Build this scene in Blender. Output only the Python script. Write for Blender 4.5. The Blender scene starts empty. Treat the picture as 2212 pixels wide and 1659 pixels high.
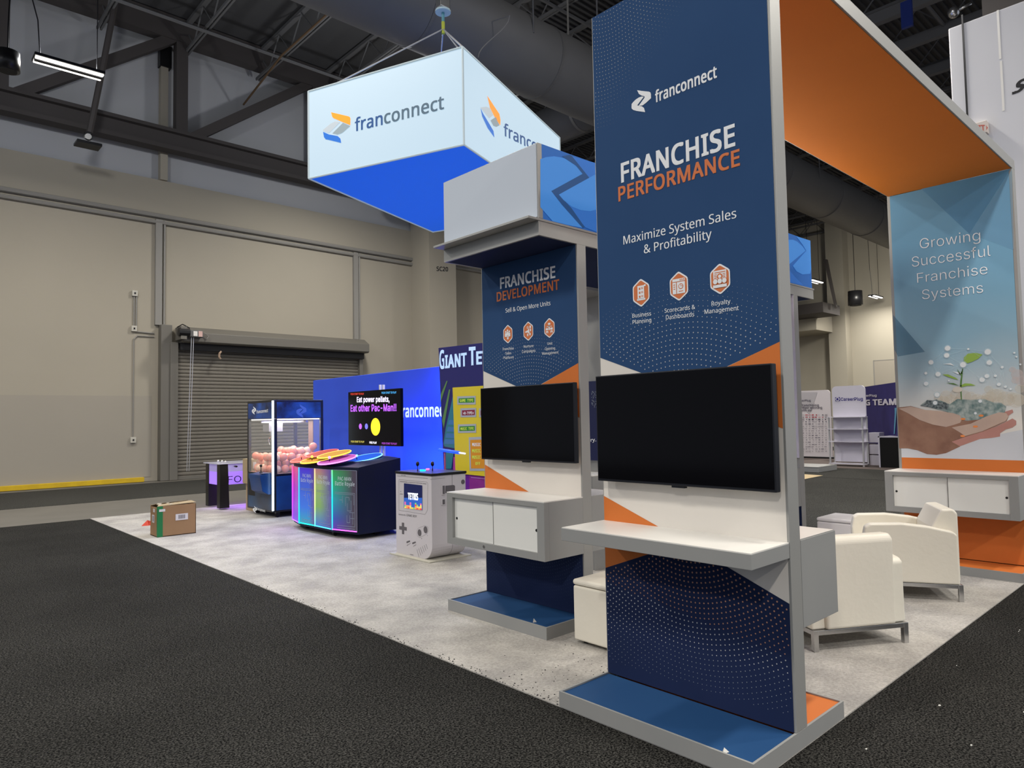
import bpy, bmesh, math, random, os
from mathutils import Vector, Matrix
random.seed(7)
S = bpy.context.scene
COL = S.collection
pi = math.pi

# ------------------------------------------------------------------ camera
F_PX, YAW, PITCH, ROLL = 1500.155, 0.8240981, 0.0497276, -0.0181575
cam_loc = Vector((0, 0, 1.6))
cF = Vector((math.cos(YAW)*math.cos(PITCH), math.sin(YAW)*math.cos(PITCH), math.sin(PITCH)))
cR0 = Vector((math.sin(YAW), -math.cos(YAW), 0)); cU0 = cR0.cross(cF)
cR = math.cos(ROLL)*cR0 + math.sin(ROLL)*cU0
cU = -math.sin(ROLL)*cR0 + math.cos(ROLL)*cU0
cd = bpy.data.cameras.new('camera'); cam = bpy.data.objects.new('camera', cd); COL.objects.link(cam)
cd.sensor_fit = 'HORIZONTAL'; cd.sensor_width = 36; cd.lens = F_PX/2212*36; cd.clip_end = 200; cd.clip_start = .05
cam.matrix_world = Matrix(((cR.x, cU.x, -cF.x, 0), (cR.y, cU.y, -cF.y, 0), (cR.z, cU.z, -cF.z, 1.6), (0, 0, 0, 1)))
S.camera = cam
S.view_settings.view_transform = 'Standard'; S.view_settings.look = 'None'
S.view_settings.exposure = 0.0; S.view_settings.gamma = 1; S.view_settings.use_curve_mapping = False

def ray(px, py): return cF + cR*((px-1106)/F_PX) - cU*((py-829.5)/F_PX)
def at(px, py, X=None, Y=None, Z=None, P=None, N=None):
    """point of a real plane (X=, Y=, Z= or through P with normal N) measured in the photograph"""
    d = ray(px, py)
    if X is not None: t = X/d.x
    elif Y is not None: t = Y/d.y
    elif Z is not None: t = (Z-1.6)/d.z
    else: t = (Vector(P)-cam_loc).dot(N)/d.dot(N)
    return cam_loc + d*t

# ------------------------------------------------------------------ world, hall lamps and added fill lights
w = bpy.data.worlds.new('world'); S.world = w; w.use_nodes = True
w.node_tree.nodes['Background'].inputs[0].default_value = (.80, .86, 1, 1)
w.node_tree.nodes['Background'].inputs[1].default_value = .50

def area(name, loc, sx, sy, power, col=(1, .95, .87), rot=(0, 0, 0), spread=pi):
    l = bpy.data.lights.new(name, 'AREA'); l.shape = 'RECTANGLE'; l.size = sx; l.size_y = sy
    l.energy = power; l.color = col; l.spread = spread
    o = bpy.data.objects.new(name, l); COL.objects.link(o); o.location = loc; o.rotation_euler = rot
    return o
LAMPS_AND_FILLS = [(2.9, 16.4, 9.0, 330), (3.0, 8.5, 9.6, 260), (-4.5, 12.5, 9.6, 640), (-3.5, 3.0, 9.6, 480), (4.2, -.8, 9.6, 370),
         (11.5, -3.0, 9.6, 380), (12.5, 5.5, 9.6, 380), (10.5, 17.0, 9.6, 420), (20.5, 3.5, 9.4, 520), (21.0, 12.5, 9.6, 420), (-10, -4, 9.6, 1100), (1.0, -10, 9.6, 900), (12, -10, 9.6, 800), (30, 8, 9.2, 900)]  # last four are fills added for upright faces and the far end
for i, (x, y, z, p) in enumerate(LAMPS_AND_FILLS):
    area('hall_lamp_and_fill', (x, y, z-.08), 1.3, .5, p, spread=math.radians(165))
area('hall_lamp_and_fill', (33.67, 14.54, 7.85), 1.2, .5, 520, spread=math.radians(150))
area('hall_lamp_and_fill', (41.0, 14.37, 7.85), 1.2, .5, 200, spread=math.radians(170))

def point(name, loc, power, col, r=.25):
    l = bpy.data.lights.new(name, 'POINT'); l.energy = power; l.color = col; l.shadow_soft_size = r
    o = bpy.data.objects.new(name, l); COL.objects.link(o); o.location = loc
for x in (-6, 2.9, 10.5): point('hall_fill_point', (x, 16.4, 9.15), 230, (.95, .97, 1))  # fill points added to brighten the upper wall and roof steel
point('hall_fill_point', (8, 4, 10.5), 260, (1, .97, .95)); area('hall_lamp_and_fill', (35, 12, 8.0), 1.2, 1.2, 340, (1, .95, .85), rot=(0, math.radians(-62), 0), spread=math.radians(150))  # added fill over the booth, and a sideways fill for the far wall
area('sign_glow', (6.9, 8.9, 5.2), 3.0, 2.5, 150, (.62, .72, 1), rot=(0, 0, math.radians(21)), spread=math.radians(150))

# ------------------------------------------------------------------ materials
def lin(c): return tuple((x/255/12.92 if x/255 <= .04045 else ((x/255+.055)/1.055)**2.4) for x in c)
MATS = {}
def mat(name, col, rough=.6, metal=0, emit=None, es=1, spec=.4, noise=None, bump=None, trans=0, alpha=1, coat=0):
    """col is linear base colour; noise=(scale, colour2, amount); bump=(scale, strength)"""
    if name in MATS: return MATS[name]
    m = bpy.data.materials.new(name); m.use_nodes = True; nt = m.node_tree; b = nt.nodes['Principled BSDF']
    b.inputs['Base Color'].default_value = (*col, 1); b.inputs['Roughness'].default_value = rough
    b.inputs['Metallic'].default_value = metal; b.inputs['Specular IOR Level'].default_value = spec
    b.inputs['Transmission Weight'].default_value = trans; b.inputs['Alpha'].default_value = alpha
    b.inputs['Coat Weight'].default_value = coat
    if emit: b.inputs['Emission Color'].default_value = (*emit, 1); b.inputs['Emission Strength'].default_value = es
    if noise or bump:
        tc = nt.nodes.new('ShaderNodeTexCoord')
    if noise:
        n = nt.nodes.new('ShaderNodeTexNoise'); n.inputs['Scale'].default_value = noise[0]; n.inputs['Detail'].default_value = 5
        r = nt.nodes.new('ShaderNodeValToRGB'); r.color_ramp.elements[0].position = .5-noise[2]; r.color_ramp.elements[1].position = .5+noise[2]
        r.color_ramp.elements[0].color = (*col, 1); r.color_ramp.elements[1].color = (*noise[1], 1)
        nt.links.new(tc.outputs['Object'], n.inputs['Vector']); nt.links.new(n.outputs['Fac'], r.inputs[0]); nt.links.new(r.outputs[0], b.inputs['Base Color'])
    if bump:
        n = nt.nodes.new('ShaderNodeTexNoise'); n.inputs['Scale'].default_value = bump[0]; n.inputs['Detail'].default_value = 3
        bp = nt.nodes.new('ShaderNodeBump'); bp.inputs['Strength'].default_value = bump[1]; bp.inputs['Distance'].default_value = .01
        nt.links.new(tc.outputs['Object'], n.inputs['Vector']); nt.links.new(n.outputs['Fac'], bp.inputs['Height']); nt.links.new(bp.outputs[0], b.inputs['Normal'])
    MATS[name] = m; return m

ALU = mat('silver_aluminium', (.34, .34, .325), .42, .25, bump=(60, .03))
ALUD = mat('grey_laminate', (.27, .275, .27), .5, noise=(3, (.30, .30, .29), .3))
WHITE = mat('white_laminate', (.70, .68, .64), .32, noise=(4, (.74, .72, .68), .3))
DOORW = mat('white_door_panel', (.80, .80, .76), .4, noise=(2, (.76, .76, .72), .3))
NAVY = mat('navy_printed_fabric', (.020, .058, .150), .8, spec=.15, noise=(1.5, (.025, .068, .168), .3), bump=(400, .05))
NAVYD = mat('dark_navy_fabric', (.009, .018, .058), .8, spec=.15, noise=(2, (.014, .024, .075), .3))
PWHITE = mat('white_print', (.72, .68, .62), .7)
PGREY = mat('light_print', (.60, .62, .66), .7)
PORANGE = mat('orange_print', (.62, .165, .028), .7)
PORL = mat('orange_letter_print', (.62, .17, .055), .7)
LETW = mat('white_letter_print', (.78, .80, .82), .6)
BLUEF = mat('blue_platform_fabric', (.010, .050, .15), .7, spec=.2, noise=(1.2, (.018, .07, .18), .3))
ORF = mat('orange_soffit_fabric', (.74, .21, .026), .8, spec=.2, noise=(1.2, (.68, .19, .022), .3))
BLACK = mat('black_plastic', (.008, .008, .009), .35)
SCREEN = mat('dark_tv_glass', (.003, .003, .004), .10, spec=.10)
BEZEL = mat('dark_bezel', (.010, .011, .015), .35, spec=.25)
CHROME = mat('brushed_chrome', (.55, .55, .55), .22, .9)
LEATHER = mat('cream_leather', (.72, .68, .58), .38, noise=(3, (.76, .72, .62), .3), bump=(25, .12))
GLASS = mat('clear_acrylic', (.9, .9, .88), .05, alpha=.09)
RUBBER = mat('black_rubber', (.006, .006, .006), .6)
WIRE = mat('steel_cable', (.6, .6, .62), .35, .6)

# ------------------------------------------------------------------ mesh helpers
class MB:
    def __init__(s): s.v = []; s.f = []; s.m = []; s.mats = []; s.smooth = False
    def mi(s, m):
        if m not in s.mats: s.mats.append(m)
        return s.mats.index(m)
    def face(s, pts, m):
        i = len(s.v); s.v += [tuple(p) for p in pts]; s.f.append(tuple(range(i, i+len(pts)))); s.m.append(s.mi(m)); return s
    def box(s, x0, x1, y0, y1, z0, z1, m):
        i = len(s.v); k = s.mi(m)
        s.v += [(x, y, z) for x in (x0, x1) for y in (y0, y1) for z in (z0, z1)]
        for q in ((0, 1, 3, 2), (4, 6, 7, 5), (0, 4, 5, 1), (2, 3, 7, 6), (0, 2, 6, 4), (1, 5, 7, 3)):
            s.f.append(tuple(i+a for a in q)); s.m.append(k)
        return s
    def prism(s, base, off, m, m2=None):
        """base polygon (3D points), swept by vector off"""
        off = Vector(off); b = [Vector(p) for p in base]; n = len(b); i = len(s.v)
        s.v += [tuple(p) for p in b]+[tuple(p+off) for p in b]
        s.f.append(tuple(range(i+n-1, i-1, -1))); s.m.append(s.mi(m))
        s.f.append(tuple(range(i+n, i+2*n))); s.m.append(s.mi(m))
        for a in range(n):
            c = (a+1) % n; s.f.append((i+a, i+c, i+n+c, i+n+a)); s.m.append(s.mi(m2 or m))
        return s
    def tube(s, p0, p1, r, m, n=8, r1=None):
        p0, p1 = Vector(p0), Vector(p1); d = (p1-p0).normalized()
        a = d.orthogonal().normalized(); b = d.cross(a); r1 = r if r1 is None else r1; i = len(s.v)
        for p, q in ((p0, r), (p1, r1)):
            s.v += [tuple(p+(a*math.cos(t*2*pi/n)+b*math.sin(t*2*pi/n))*q) for t in range(n)]
        k = s.mi(m)
        for t in range(n): s.f.append((i+t, i+(t+1) % n, i+n+(t+1) % n, i+n+t)); s.m.append(k)
        s.f.append(tuple(range(i+n-1, i-1, -1))); s.m.append(k); s.f.append(tuple(range(i+n, i+2*n))); s.m.append(k)
        return s
    def path(s, pts, r, m, n=6):
        for a, b in zip(pts, pts[1:]): s.tube(a, b, r, m, n)
        return s
    def disc(s, c, u, v, ru, rv, m, n=20):
        c, u, v = Vector(c), Vector(u), Vector(v)
        return s.face([c+u*ru*math.cos(t*2*pi/n)+v*rv*math.sin(t*2*pi/n) for t in range(n)], m)
    def sphere(s, c, r, m, n=10, k=6, sc=(1, 1, 1)):
        c = Vector(c); i = len(s.v)
        for a in range(1, k):
            for b in range(n):
                th, ph = pi*a/k, 2*pi*b/n
                s.v.append((c.x+r*sc[0]*math.sin(th)*math.cos(ph), c.y+r*sc[1]*math.sin(th)*math.sin(ph), c.z+r*sc[2]*math.cos(th)))
        s.v += [(c.x, c.y, c.z+r*sc[2]), (c.x, c.y, c.z-r*sc[2])]; T = i+(k-1)*n; q = s.mi(m)
        for b in range(n):
            s.f.append((T, i+b, i+(b+1) % n)); s.m.append(q)
            for a in range(k-2):
                s.f.append((i+a*n+b, i+(a+1)*n+b, i+(a+1)*n+(b+1) % n, i+a*n+(b+1) % n)); s.m.append(q)
            s.f.append((T+1, i+(k-2)*n+(b+1) % n, i+(k-2)*n+b)); s.m.append(q)
        return s
    def mesh(s, name, off=Vector((0, 0, 0)), bevel=0, seg=2):
        me = bpy.data.meshes.new(name)
        me.from_pydata([(a-off.x, b-off.y, c-off.z) for a, b, c in s.v], [], s.f)
        for m in s.mats: me.materials.append(m)
        me.polygons.foreach_set('material_index', s.m)
        if bevel:
            bm = bmesh.new(); bm.from_mesh(me)
            bmesh.ops.recalc_face_normals(bm, faces=bm.faces)
            ed = [e for e in bm.edges if len(e.link_faces) == 2 and e.calc_face_angle(0) > .5]
            bmesh.ops.bevel(bm, geom=ed, offset=bevel, segments=seg, affect='EDGES', profile=.5, clamp_overlap=True)
            bm.to_mesh(me); bm.free()
        if s.smooth:
            for p in me.polygons: p.use_smooth = True
        me.update(); return me
    def build(s, name, parent=None, bevel=0, seg=2, local=False, label=None, kind=None):
        off = Vector((0, 0, 0)) if (parent is None or local) else ROOT.get(parent.name, Vector((0, 0, 0)))
        me = s.mesh(name, off, bevel, seg)
        if s.smooth and bevel:
            pass
        o = bpy.data.objects.new(name, me); COL.objects.link(o)
        if parent is not None: o.parent = parent; ROOT[o.name] = off
        if label: o['label'] = label
        if kind: o['kind'] = kind
        return o
ROOT = {}
def thing(name, label, cat, loc=(0, 0, 0), rz=0, group=None):
    o = bpy.data.objects.new(name, None); COL.objects.link(o); o.location = loc; o.rotation_euler = (0, 0, rz)
    o.empty_display_size = .1
    o['label'] = label; o['category'] = cat
    if group: o['group'] = group
    ROOT[o.name] = Vector(loc); return o
def tag(o, label, cat, group=None):
    o['label'] = label; o['category'] = cat
    if group: o['group'] = group
    return o
def struct(mb, name, **k):
    o = mb.build(name, **k); o['kind'] = 'structure'; return o
def one(mb, name, label, cat, group=None, bevel=0):
    return tag(mb.build(name, bevel=bevel), label, cat, group)

# ------------------------------------------------------------------ lettering
FONTS = {}
def font(n):
    if n in FONTS: return FONTS[n]
    f = None
    try:
        d = bpy.utils.system_resource('DATAFILES', path='fonts')
        fn = {'sans': 'NotoSansHebrew-Regular.woff2', 'helv': 'Inter.woff2', 'mono': 'DejaVuSansMono.woff2'}[n]
        f = bpy.data.fonts.load(os.path.join(d, fn))
    except Exception: f = None
    FONTS[n] = f; return f
GL = {}
def glyphs(body, fn='sans', bold=0., res=3, space=None):
    if space is None: space = 1+max(0, bold)*1.7
    key = (body, fn, bold, res, space)
    if key in GL: return GL[key]
    c = bpy.data.curves.new('t', 'FONT'); f = font(fn)
    if f: c.font = f
    c.body = body; c.offset = bold; c.resolution_u = res; c.space_character = space; c.fill_mode = 'FRONT'
    o = bpy.data.objects.new('t', c); COL.objects.link(o)
    bpy.context.view_layer.update()
    dg = bpy.context.evaluated_depsgraph_get(); me = bpy.data.meshes.new_from_object(o.evaluated_get(dg))
    r = ([v.co.copy() for v in me.vertices], [tuple(p.vertices) for p in me.polygons])
    bpy.data.objects.remove(o); bpy.data.curves.remove(c); bpy.data.meshes.remove(me)
    GL[key] = r; return r
CAPH = {}
def caph(fn):
    if fn not in CAPH:
        v, _ = glyphs('H', fn); CAPH[fn] = max(p.y for p in v)
    return CAPH[fn]
class Pl:
    """a printed plane: P point, N outward normal, U reading direction"""
    def __init__(s, P, N, U, off=.0015): s.P = Vector(P)+Vector(N)*off; s.N = Vector(N); s.U = Vector(U); s.V = s.N.cross(s.U)
    def px(s, x, y): return at(x, y, P=s.P, N=s.N)
    def lift(s, d): return Pl(s.P, s.N, s.U, d)
def text(mb, pl, body, bl, br, h, m, fn='sans', bold=0., slant=0, res=3):
    """ink of the line runs from pixel bl to pixel br on its baseline; h = cap height in pixels at bl"""
    A, B, T = pl.px(*bl), pl.px(*br), pl.px(bl[0], bl[1]-h)
    W = (B-A).dot(pl.U); H = (T-A).dot(pl.V)
    v, f = glyphs(body, fn, min(bold, 0), res, 1+max(0, bold)*1.9); k = mb.mi(m); b = max(0, bold)*.9; dz = (B-A).dot(pl.V)
    x0 = min(p.x for p in v)-b; x1 = max(p.x for p in v)+b; ch = caph(fn)
    for j, (dx, dy) in enumerate([(0, 0)] if b < .004 else ([(-b, 0), (b, 0)] if b < .012 else [(-b, -b*.7), (b, -b*.7), (-b, b*.7), (b, b*.7), (0, 0)])):
        i = len(mb.v); lf = pl.N*(j*.00012)
        for p in v:
            u = (p.x+dx-x0)/(x1-x0); y = (p.y+dy*(1-2*abs(p.y/ch-.5)*.0))
            mb.v.append(tuple(A+pl.U*(u*W+slant*p.y)+pl.V*(y/ch*H+dz*u)+lf))
        for q in f: mb.f.append(tuple(i+a for a in q)); mb.m.append(k)
def poly(mb, pl, pts, m): mb.face([pl.px(*p) for p in pts], m)
LOGO = dict(o=[(.30, 1), (.93, .74), (.985, .70), (1, .645), (.99, .464), (.73, .606), (.474, .753), (.39, .80), (.34, .858)],
            w=[(0, .53), (.28, .66), (.446, .69), (.634, .635), (.217, .39), (0, .493)],
            g=[(.343, .35), (.73, .59), (.985, .44), (.73, .306), (.65, .285), (.53, .28)],
            b=[(0, .47), (.217, .345), (.53, .235), (.634, .137), (.663, 0), (.19, .19), (.10, .22), (.034, .30)])
LOGOW = dict(a=[(.315, 1), (.53, .90), (.91, .737), (.98, .68), (1, .605), (1, .448), (.877, .40), (.74, .349), (.57, .307), (.363, .35), (.685, .583), (.67, .64), (.53, .713), (.40, .82)],
             b=[(0, .42), (.014, .548), (.10, .60), (.226, .654), (.397, .683), (.53, .672), (.644, .628), (.295, .398), (.42, .33), (.534, .281), (.637, .18), (.69, 0), (.26, .184), (.09, .28), (.014, .355)])
def logo(mb, pl, bl, br, h, mats, mono=False):
    A, B, T = pl.px(*bl), pl.px(*br), pl.px(bl[0], bl[1]-h)
    W = (B-A).dot(pl.U); H = (T-A).dot(pl.V)
    for k, pts in (LOGOW if mono else LOGO).items():
        mb.face([A+pl.U*(x*W)+pl.V*(y*H) for x, y in pts], mats if mono else mats[k])
def hexa(mb, pl, c, ru, rv, m, rm=None):
    for r, mm, q in ((1, m, 0), (.88, rm, .0006)):
        if mm is None: continue
        pts = []
        for i in range(6):
            a = pi/2+i*pi/3; p0 = Vector((math.cos(a)*ru/.866, math.sin(a)*rv, 0))*r
            an = pi/2+(i-1)*pi/3; ap = pi/2+(i+1)*pi/3
            pn = Vector((math.cos(an)*ru/.866, math.sin(an)*rv, 0))*r; pp = Vector((math.cos(ap)*ru/.866, math.sin(ap)*rv, 0))*r
            a1 = p0.lerp(pn, .16); a2 = p0.lerp(pp, .16); mid = p0.lerp((a1+a2)/2, .45)
            pts += [a1, mid, a2]
        mb.face([c+pl.U*p.x+pl.V*p.y+pl.N*q for p in pts], mm)
def cutpoly(p, poly2):
    ins = False; n = len(poly2)
    for i in range(n):
        (x1, y1), (x2, y2) = poly2[i], poly2[(i+1) % n]
        if (y1 > p[1]) != (y2 > p[1]) and p[0] < (x2-x1)*(p[1]-y1)/(y2-y1)+x1: ins = not ins
    return ins
def dots(mb, pl, org, centre, r0, r1, step, region, size, m):
    """halftone rings about centre (u,v from org); size(u,v,r) gives dot radius"""
    r = r0; k = 0
    while r < r1:
        n = int(2*pi*r/step)
        for i in range(n):
            a = 2*pi*(i+.5*(k % 2))/n; u = centre[0]+r*math.cos(a); v = centre[1]+r*math.sin(a)
            if not cutpoly((u, v), region): continue
            s = size(u, v, r)
            if s < .0006: continue
            mm = m(u, v) if callable(m) else m
            c = org+pl.U*u+pl.V*v
            mb.face([c+pl.U*s*math.cos(t*pi/3)+pl.V*s*math.sin(t*pi/3) for t in range(6)], mm)
        r += step; k += 1

# ================================================================== HALL
CARPET = mat('dark_event_carpet', (.02, .02, .02), .95)
def carpet_nodes(m, dark, light, sc, patch, p1, p2, lo=.42, hi=.68):
    nt = m.node_tree; b = nt.nodes['Principled BSDF']; tc = nt.nodes.new('ShaderNodeTexCoord'); b.inputs['Specular IOR Level'].default_value = .04
    n1 = nt.nodes.new('ShaderNodeTexNoise'); n1.inputs['Scale'].default_value = sc; n1.inputs['Detail'].default_value = 3; n1.inputs['Roughness'].default_value = .7
    r1 = nt.nodes.new('ShaderNodeValToRGB'); r1.color_ramp.elements[0].position = lo; r1.color_ramp.elements[1].position = hi
    r1.color_ramp.elements[0].color = (*dark, 1); r1.color_ramp.elements[1].color = (*light, 1)
    n2 = nt.nodes.new('ShaderNodeTexNoise'); n2.inputs['Scale'].default_value = patch; n2.inputs['Detail'].default_value = 6
    r2 = nt.nodes.new('ShaderNodeValToRGB'); r2.color_ramp.elements[0].position = .35; r2.color_ramp.elements[1].position = .65
    r2.color_ramp.elements[0].color = (*p1, 1); r2.color_ramp.elements[1].color = (*p2, 1)
    mx = nt.nodes.new('ShaderNodeMixRGB'); mx.blend_type = 'MULTIPLY'; mx.inputs[0].default_value = 1
    L = nt.links.new
    for n in (n1, n2): L(tc.outputs['Object'], n.inputs['Vector'])
    L(n1.outputs['Fac'], r1.inputs[0]); L(n2.outputs['Fac'], r2.inputs[0]); L(r1.outputs[0], mx.inputs[1]); L(r2.outputs[0], mx.inputs[2]); L(mx.outputs[0], b.inputs['Base Color'])
    bp = nt.nodes.new('ShaderNodeBump'); bp.inputs['Strength'].default_value = .5; bp.inputs['Distance'].default_value = .008
    L(n1.outputs['Fac'], bp.inputs['Height']); L(bp.outputs[0], b.inputs['Normal'])
carpet_nodes(CARPET, (.003, .003, .003), (.082, .080, .073), 95, .9, (.78, .78, .78), (1, 1, 1), .42, .68)
CARPET2 = mat('grey_aisle_carpet', (.02, .02, .02), .95)
carpet_nodes(CARPET2, (.02, .02, .018), (.11, .108, .098), 70, .8, (.9, .9, .9), (1, 1, 1))
CONC = mat('hall_concrete', (.115, .107, .09), .8, noise=(1.3, (.14, .13, .11), .25))
PALE = mat('pale_booth_carpet', (.3, .3, .3), .95)
carpet_nodes(PALE, (.31, .30, .275), (.54, .52, .485), 60, 2.6, (.72, .715, .72), (1.0, .99, .98), .2, .7)

XK, YK0, XK1, YK1 = 2.84, 1.572, 9.6, 13.88
f = MB().box(-12, 52, -12, 34, -.3, -.006, CONC)
struct(f, 'floor')
f = MB(); f.box(-12, 52, -12, YK1, -.006, -.001, CARPET)
tag(f.build('aisle_carpet'), 'dark charcoal speckled carpet covering the hall floor around the booth', 'carpet')
f = MB(); f.box(-12, 15.6, 16.85, 21.0, -.006, .0, CARPET2)
tag(f.build('aisle_carpet'), 'grey carpet strip along the foot of the wall with the roll-up door', 'carpet')
f = MB(); f.box(9.8, 17.4, 3.4, 13.8, -.001, .002, CARPET2); f.box(17.46, 20.6, 3.4, 13.8, -.001, .002, CARPET2)
tag(f.build('aisle_carpet'), 'grey carpet of the aisle between the booth and the white shelf stand', 'carpet')
f = MB(); f.box(20.62, 30, 2, 14, -.001, .003, mat('brown_carpet', (.10, .08, .07), .9, noise=(30, (.13, .10, .09), .3)))
tag(f.build('booth_carpet'), 'brown carpet under the white logo poster of the far booth', 'carpet')
f = MB(); f.box(XK, XK1, YK0, YK1, -.001, .006, PALE)
tag(f.build('booth_carpet'), 'pale grey mottled carpet under the whole booth', 'carpet')
# loose crumbs at the pale carpet edge
cr = MB(); CRM = mat('carpet_crumb', (.03, .03, .03), .9); CRW = mat('white_crumb', (.6, .6, .56), .9)
for i in range(420):
    if i % 3: x = XK+abs(random.gauss(0, .03)); y = random.uniform(1.6, 7)
    else: x = XK+.02+random.random()*1.2; y = 2.9+random.gauss(0, .25)
    s = random.uniform(.0015, .0035); cr.box(x-s, x+s, y-s, y+s, .006, .006+s, CRM)
for i in range(90):
    x = random.uniform(2.2, 8); y = random.uniform(-1, 1.45); s = random.uniform(.002, .005); cr.box(x-s*1.8, x+s*1.8, y-s, y+s, .0, .003, CRW)
o = cr.build('carpet_crumbs'); o['kind'] = 'stuff'; tag(o, 'tiny dark and white crumbs scattered along the carpet edge', 'crumbs')

YW = 21.73
WLOW = mat('beige_wall_paint', (.345, .315, .255), .85, noise=(.35, (.375, .34, .275), .25), bump=(30, .03))
WUP = mat('grey_upper_wall', (.40, .41, .43), .9, noise=(.3, (.44, .44, .45), .3))
DARKM = mat('dark_ceiling_steel', (.12, .12, .122), .8)
DECK = mat('dark_roof_deck', (.065, .065, .067), .9)
STEEL = mat('brown_black_steel', (.055, .048, .046), .7)
PIPE = mat('wall_conduit', (.25, .24, .22), .5)
wl = MB(); wl.box(-12, 52, YW, YW+.4, 0, 8.8, WLOW); wl.box(-12, 52, YW+.12, YW+.5, 8.8, 13.6, WUP)
struct(wl, 'wall_left')
p = MB(); p.box(15.0, 16.25, 20.58, YW+.02, 0, 13.6, WLOW); struct(p, 'pillar')
m = MB(); plc = Pl((0, 20.58, 0), (0, -1, 0), (1, 0, 0), .004)
text(m, plc, 'SC20', (943, 585), (968, 586), 9, mat('black_letter', (.01, .01, .012), .6), 'sans', .03)
m.build('lettering', bpy.data.objects['pillar'])
# far wall with pilaster
fw = MB(); fw.box(43, 43.4, -12, YW+.3, 0, 13.6, mat('far_beige_wall', (.36, .33, .27), .85, noise=(.3, (.40, .37, .30), .3)))
struct(fw, 'wall_back')
a = at(1822, 600, X=42.2); b_ = at(1785, 600, X=42.2)
p = MB(); p.box(42.2, 43.02, a.y, b_.y, 0, 13.6, MATS['far_beige_wall']); struct(p, 'pillar')
a = at(1763, 700, X=40.0); b_ = at(1720, 700, X=40)
p = MB(); p.box(40, 43, a.y, b_.y+3, at(1763, 712, X=40).z, at(1763, 676, X=40).z, MATS['far_beige_wall']); struct(p, 'trim_9')
p = MB(); a = at(1778, 665, X=38); p.box(38, 40.2, a.y, a.y+6, at(1778, 674, X=38).z, at(1778, 652, X=38).z, STEEL)
one(p, 'steel_beam', 'short dark steel beam jutting below the blue header end by the far wall', 'beam')
dl = MB(); a = at(1888, 780, X=43); dl.box(42.97, 43, a.y-4, a.y, 0, a.z, mat('painted_door_outline', (.33, .30, .25), .8)); dl.box(42.96, 42.98, a.y-.02, a.y+.04, 0, a.z+.04, PIPE); dl.box(42.96, 42.98, a.y-4, a.y, a.z, a.z+.04, PIPE)
struct(dl, 'door_2')
# ceiling deck with ribs
c = MB(); c.box(-12, 52, -12, YW+.5, 13.6, 13.8, DECK); ceil = struct(c, 'ceiling')
rb = MB()
for i in range(150):
    y = -8+i*.2
    rb.box(14, 45, y, y+.07, 13.54, 13.61, DECK)
rbo = rb.build('deck_rib', ceil); rbo['kind'] = 'stuff'
# open web joists along Y, every 2.25 m
def joist(x):
    j = MB(); j.box(x-.07, x-.02, -8, 21.5, 12.62, 12.70, DARKM); j.box(x+.02, x+.07, -8, 21.5, 12.62, 12.70, DARKM)
    j.box(x-.07, x+.07, -8, 21.5, 13.44, 13.54, DARKM)
    y = 21.4; k = 0
    while y > -8:
        y2 = y-.75
        j.tube((x, y, 12.66 if k % 2 else 13.46), (x, y2, 13.46 if k % 2 else 12.66), .022, DARKM, 5)
        y = y2; k += 1
    return j
for k in range(-2, 18):
    struct(joist(6.72+2.25*k), 'ceiling_joist')
for y, z in ((19.35, 12.45), (12.2, 12.45), (5.6, 12.45), (0.4, 12.45)):
    g = MB(); g.tube((-8, y, z), (45, y, z), .05, DARKM, 6); struct(g, 'ceiling_pipe')
for x in (20.05, 22.1, 24.45, 29, 35): # deeper cross beams seen beyond the arch
    g = MB(); g.box(x-.1, x+.1, -8, 12, 12.2, 12.5, DARKM); struct(g, 'ceiling_beam')
g = MB()
for k in range(30): 
    x = -6+1.7*k; g.tube((x, 9.6, 12.5), (x+.85, 9.6, 13.5), .03, DARKM, 5); g.tube((x+.85, 9.6, 13.5), (x+1.7, 9.6, 12.5), .03, DARKM, 5)
g.box(-8, 45, 9.53, 9.67, 12.4, 12.52, DARKM); struct(g, 'ceiling_girder')
# wall truss
T = MB(); yt = 21.25
T.box(-12, 40, yt-.18, yt+.18, 12.85, 13.55, STEEL)
T.box(-12, 15, yt-.2, yt+.2, 9.55, 9.67, STEEL); T.box(-12, 15, yt-.03, yt+.03, 9.6, 10.15, STEEL); T.box(-12, 15, yt-.2, yt+.2, 10.08, 10.18, STEEL)
struct(T, 'wall_truss')
for k in range(-4, 3):
    x = 6.55+4.3*k
    v = MB(); v.box(x-.16, x+.16, yt-.15, yt+.15, 10.1, 12.9, STEEL); struct(v, 'truss_post')
    dgn = MB(); dgn.prism([(x-4.3+.1, yt-.12, 10.1), (x-4.3+.55, yt-.12, 10.1), (x-.05, yt-.12, 12.9), (x-.5, yt-.12, 12.9)], (0, .24, 0), STEEL); struct(dgn, 'truss_brace')
v = MB(); v.box(6.12, 6.32, YW-.1, YW+.12, 8.8, 12.2, WLOW); v.box(6.08, 6.4, YW-.14, YW+.1, 12.2, 12.85, BLACK); struct(v, 'trim_8')
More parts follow.
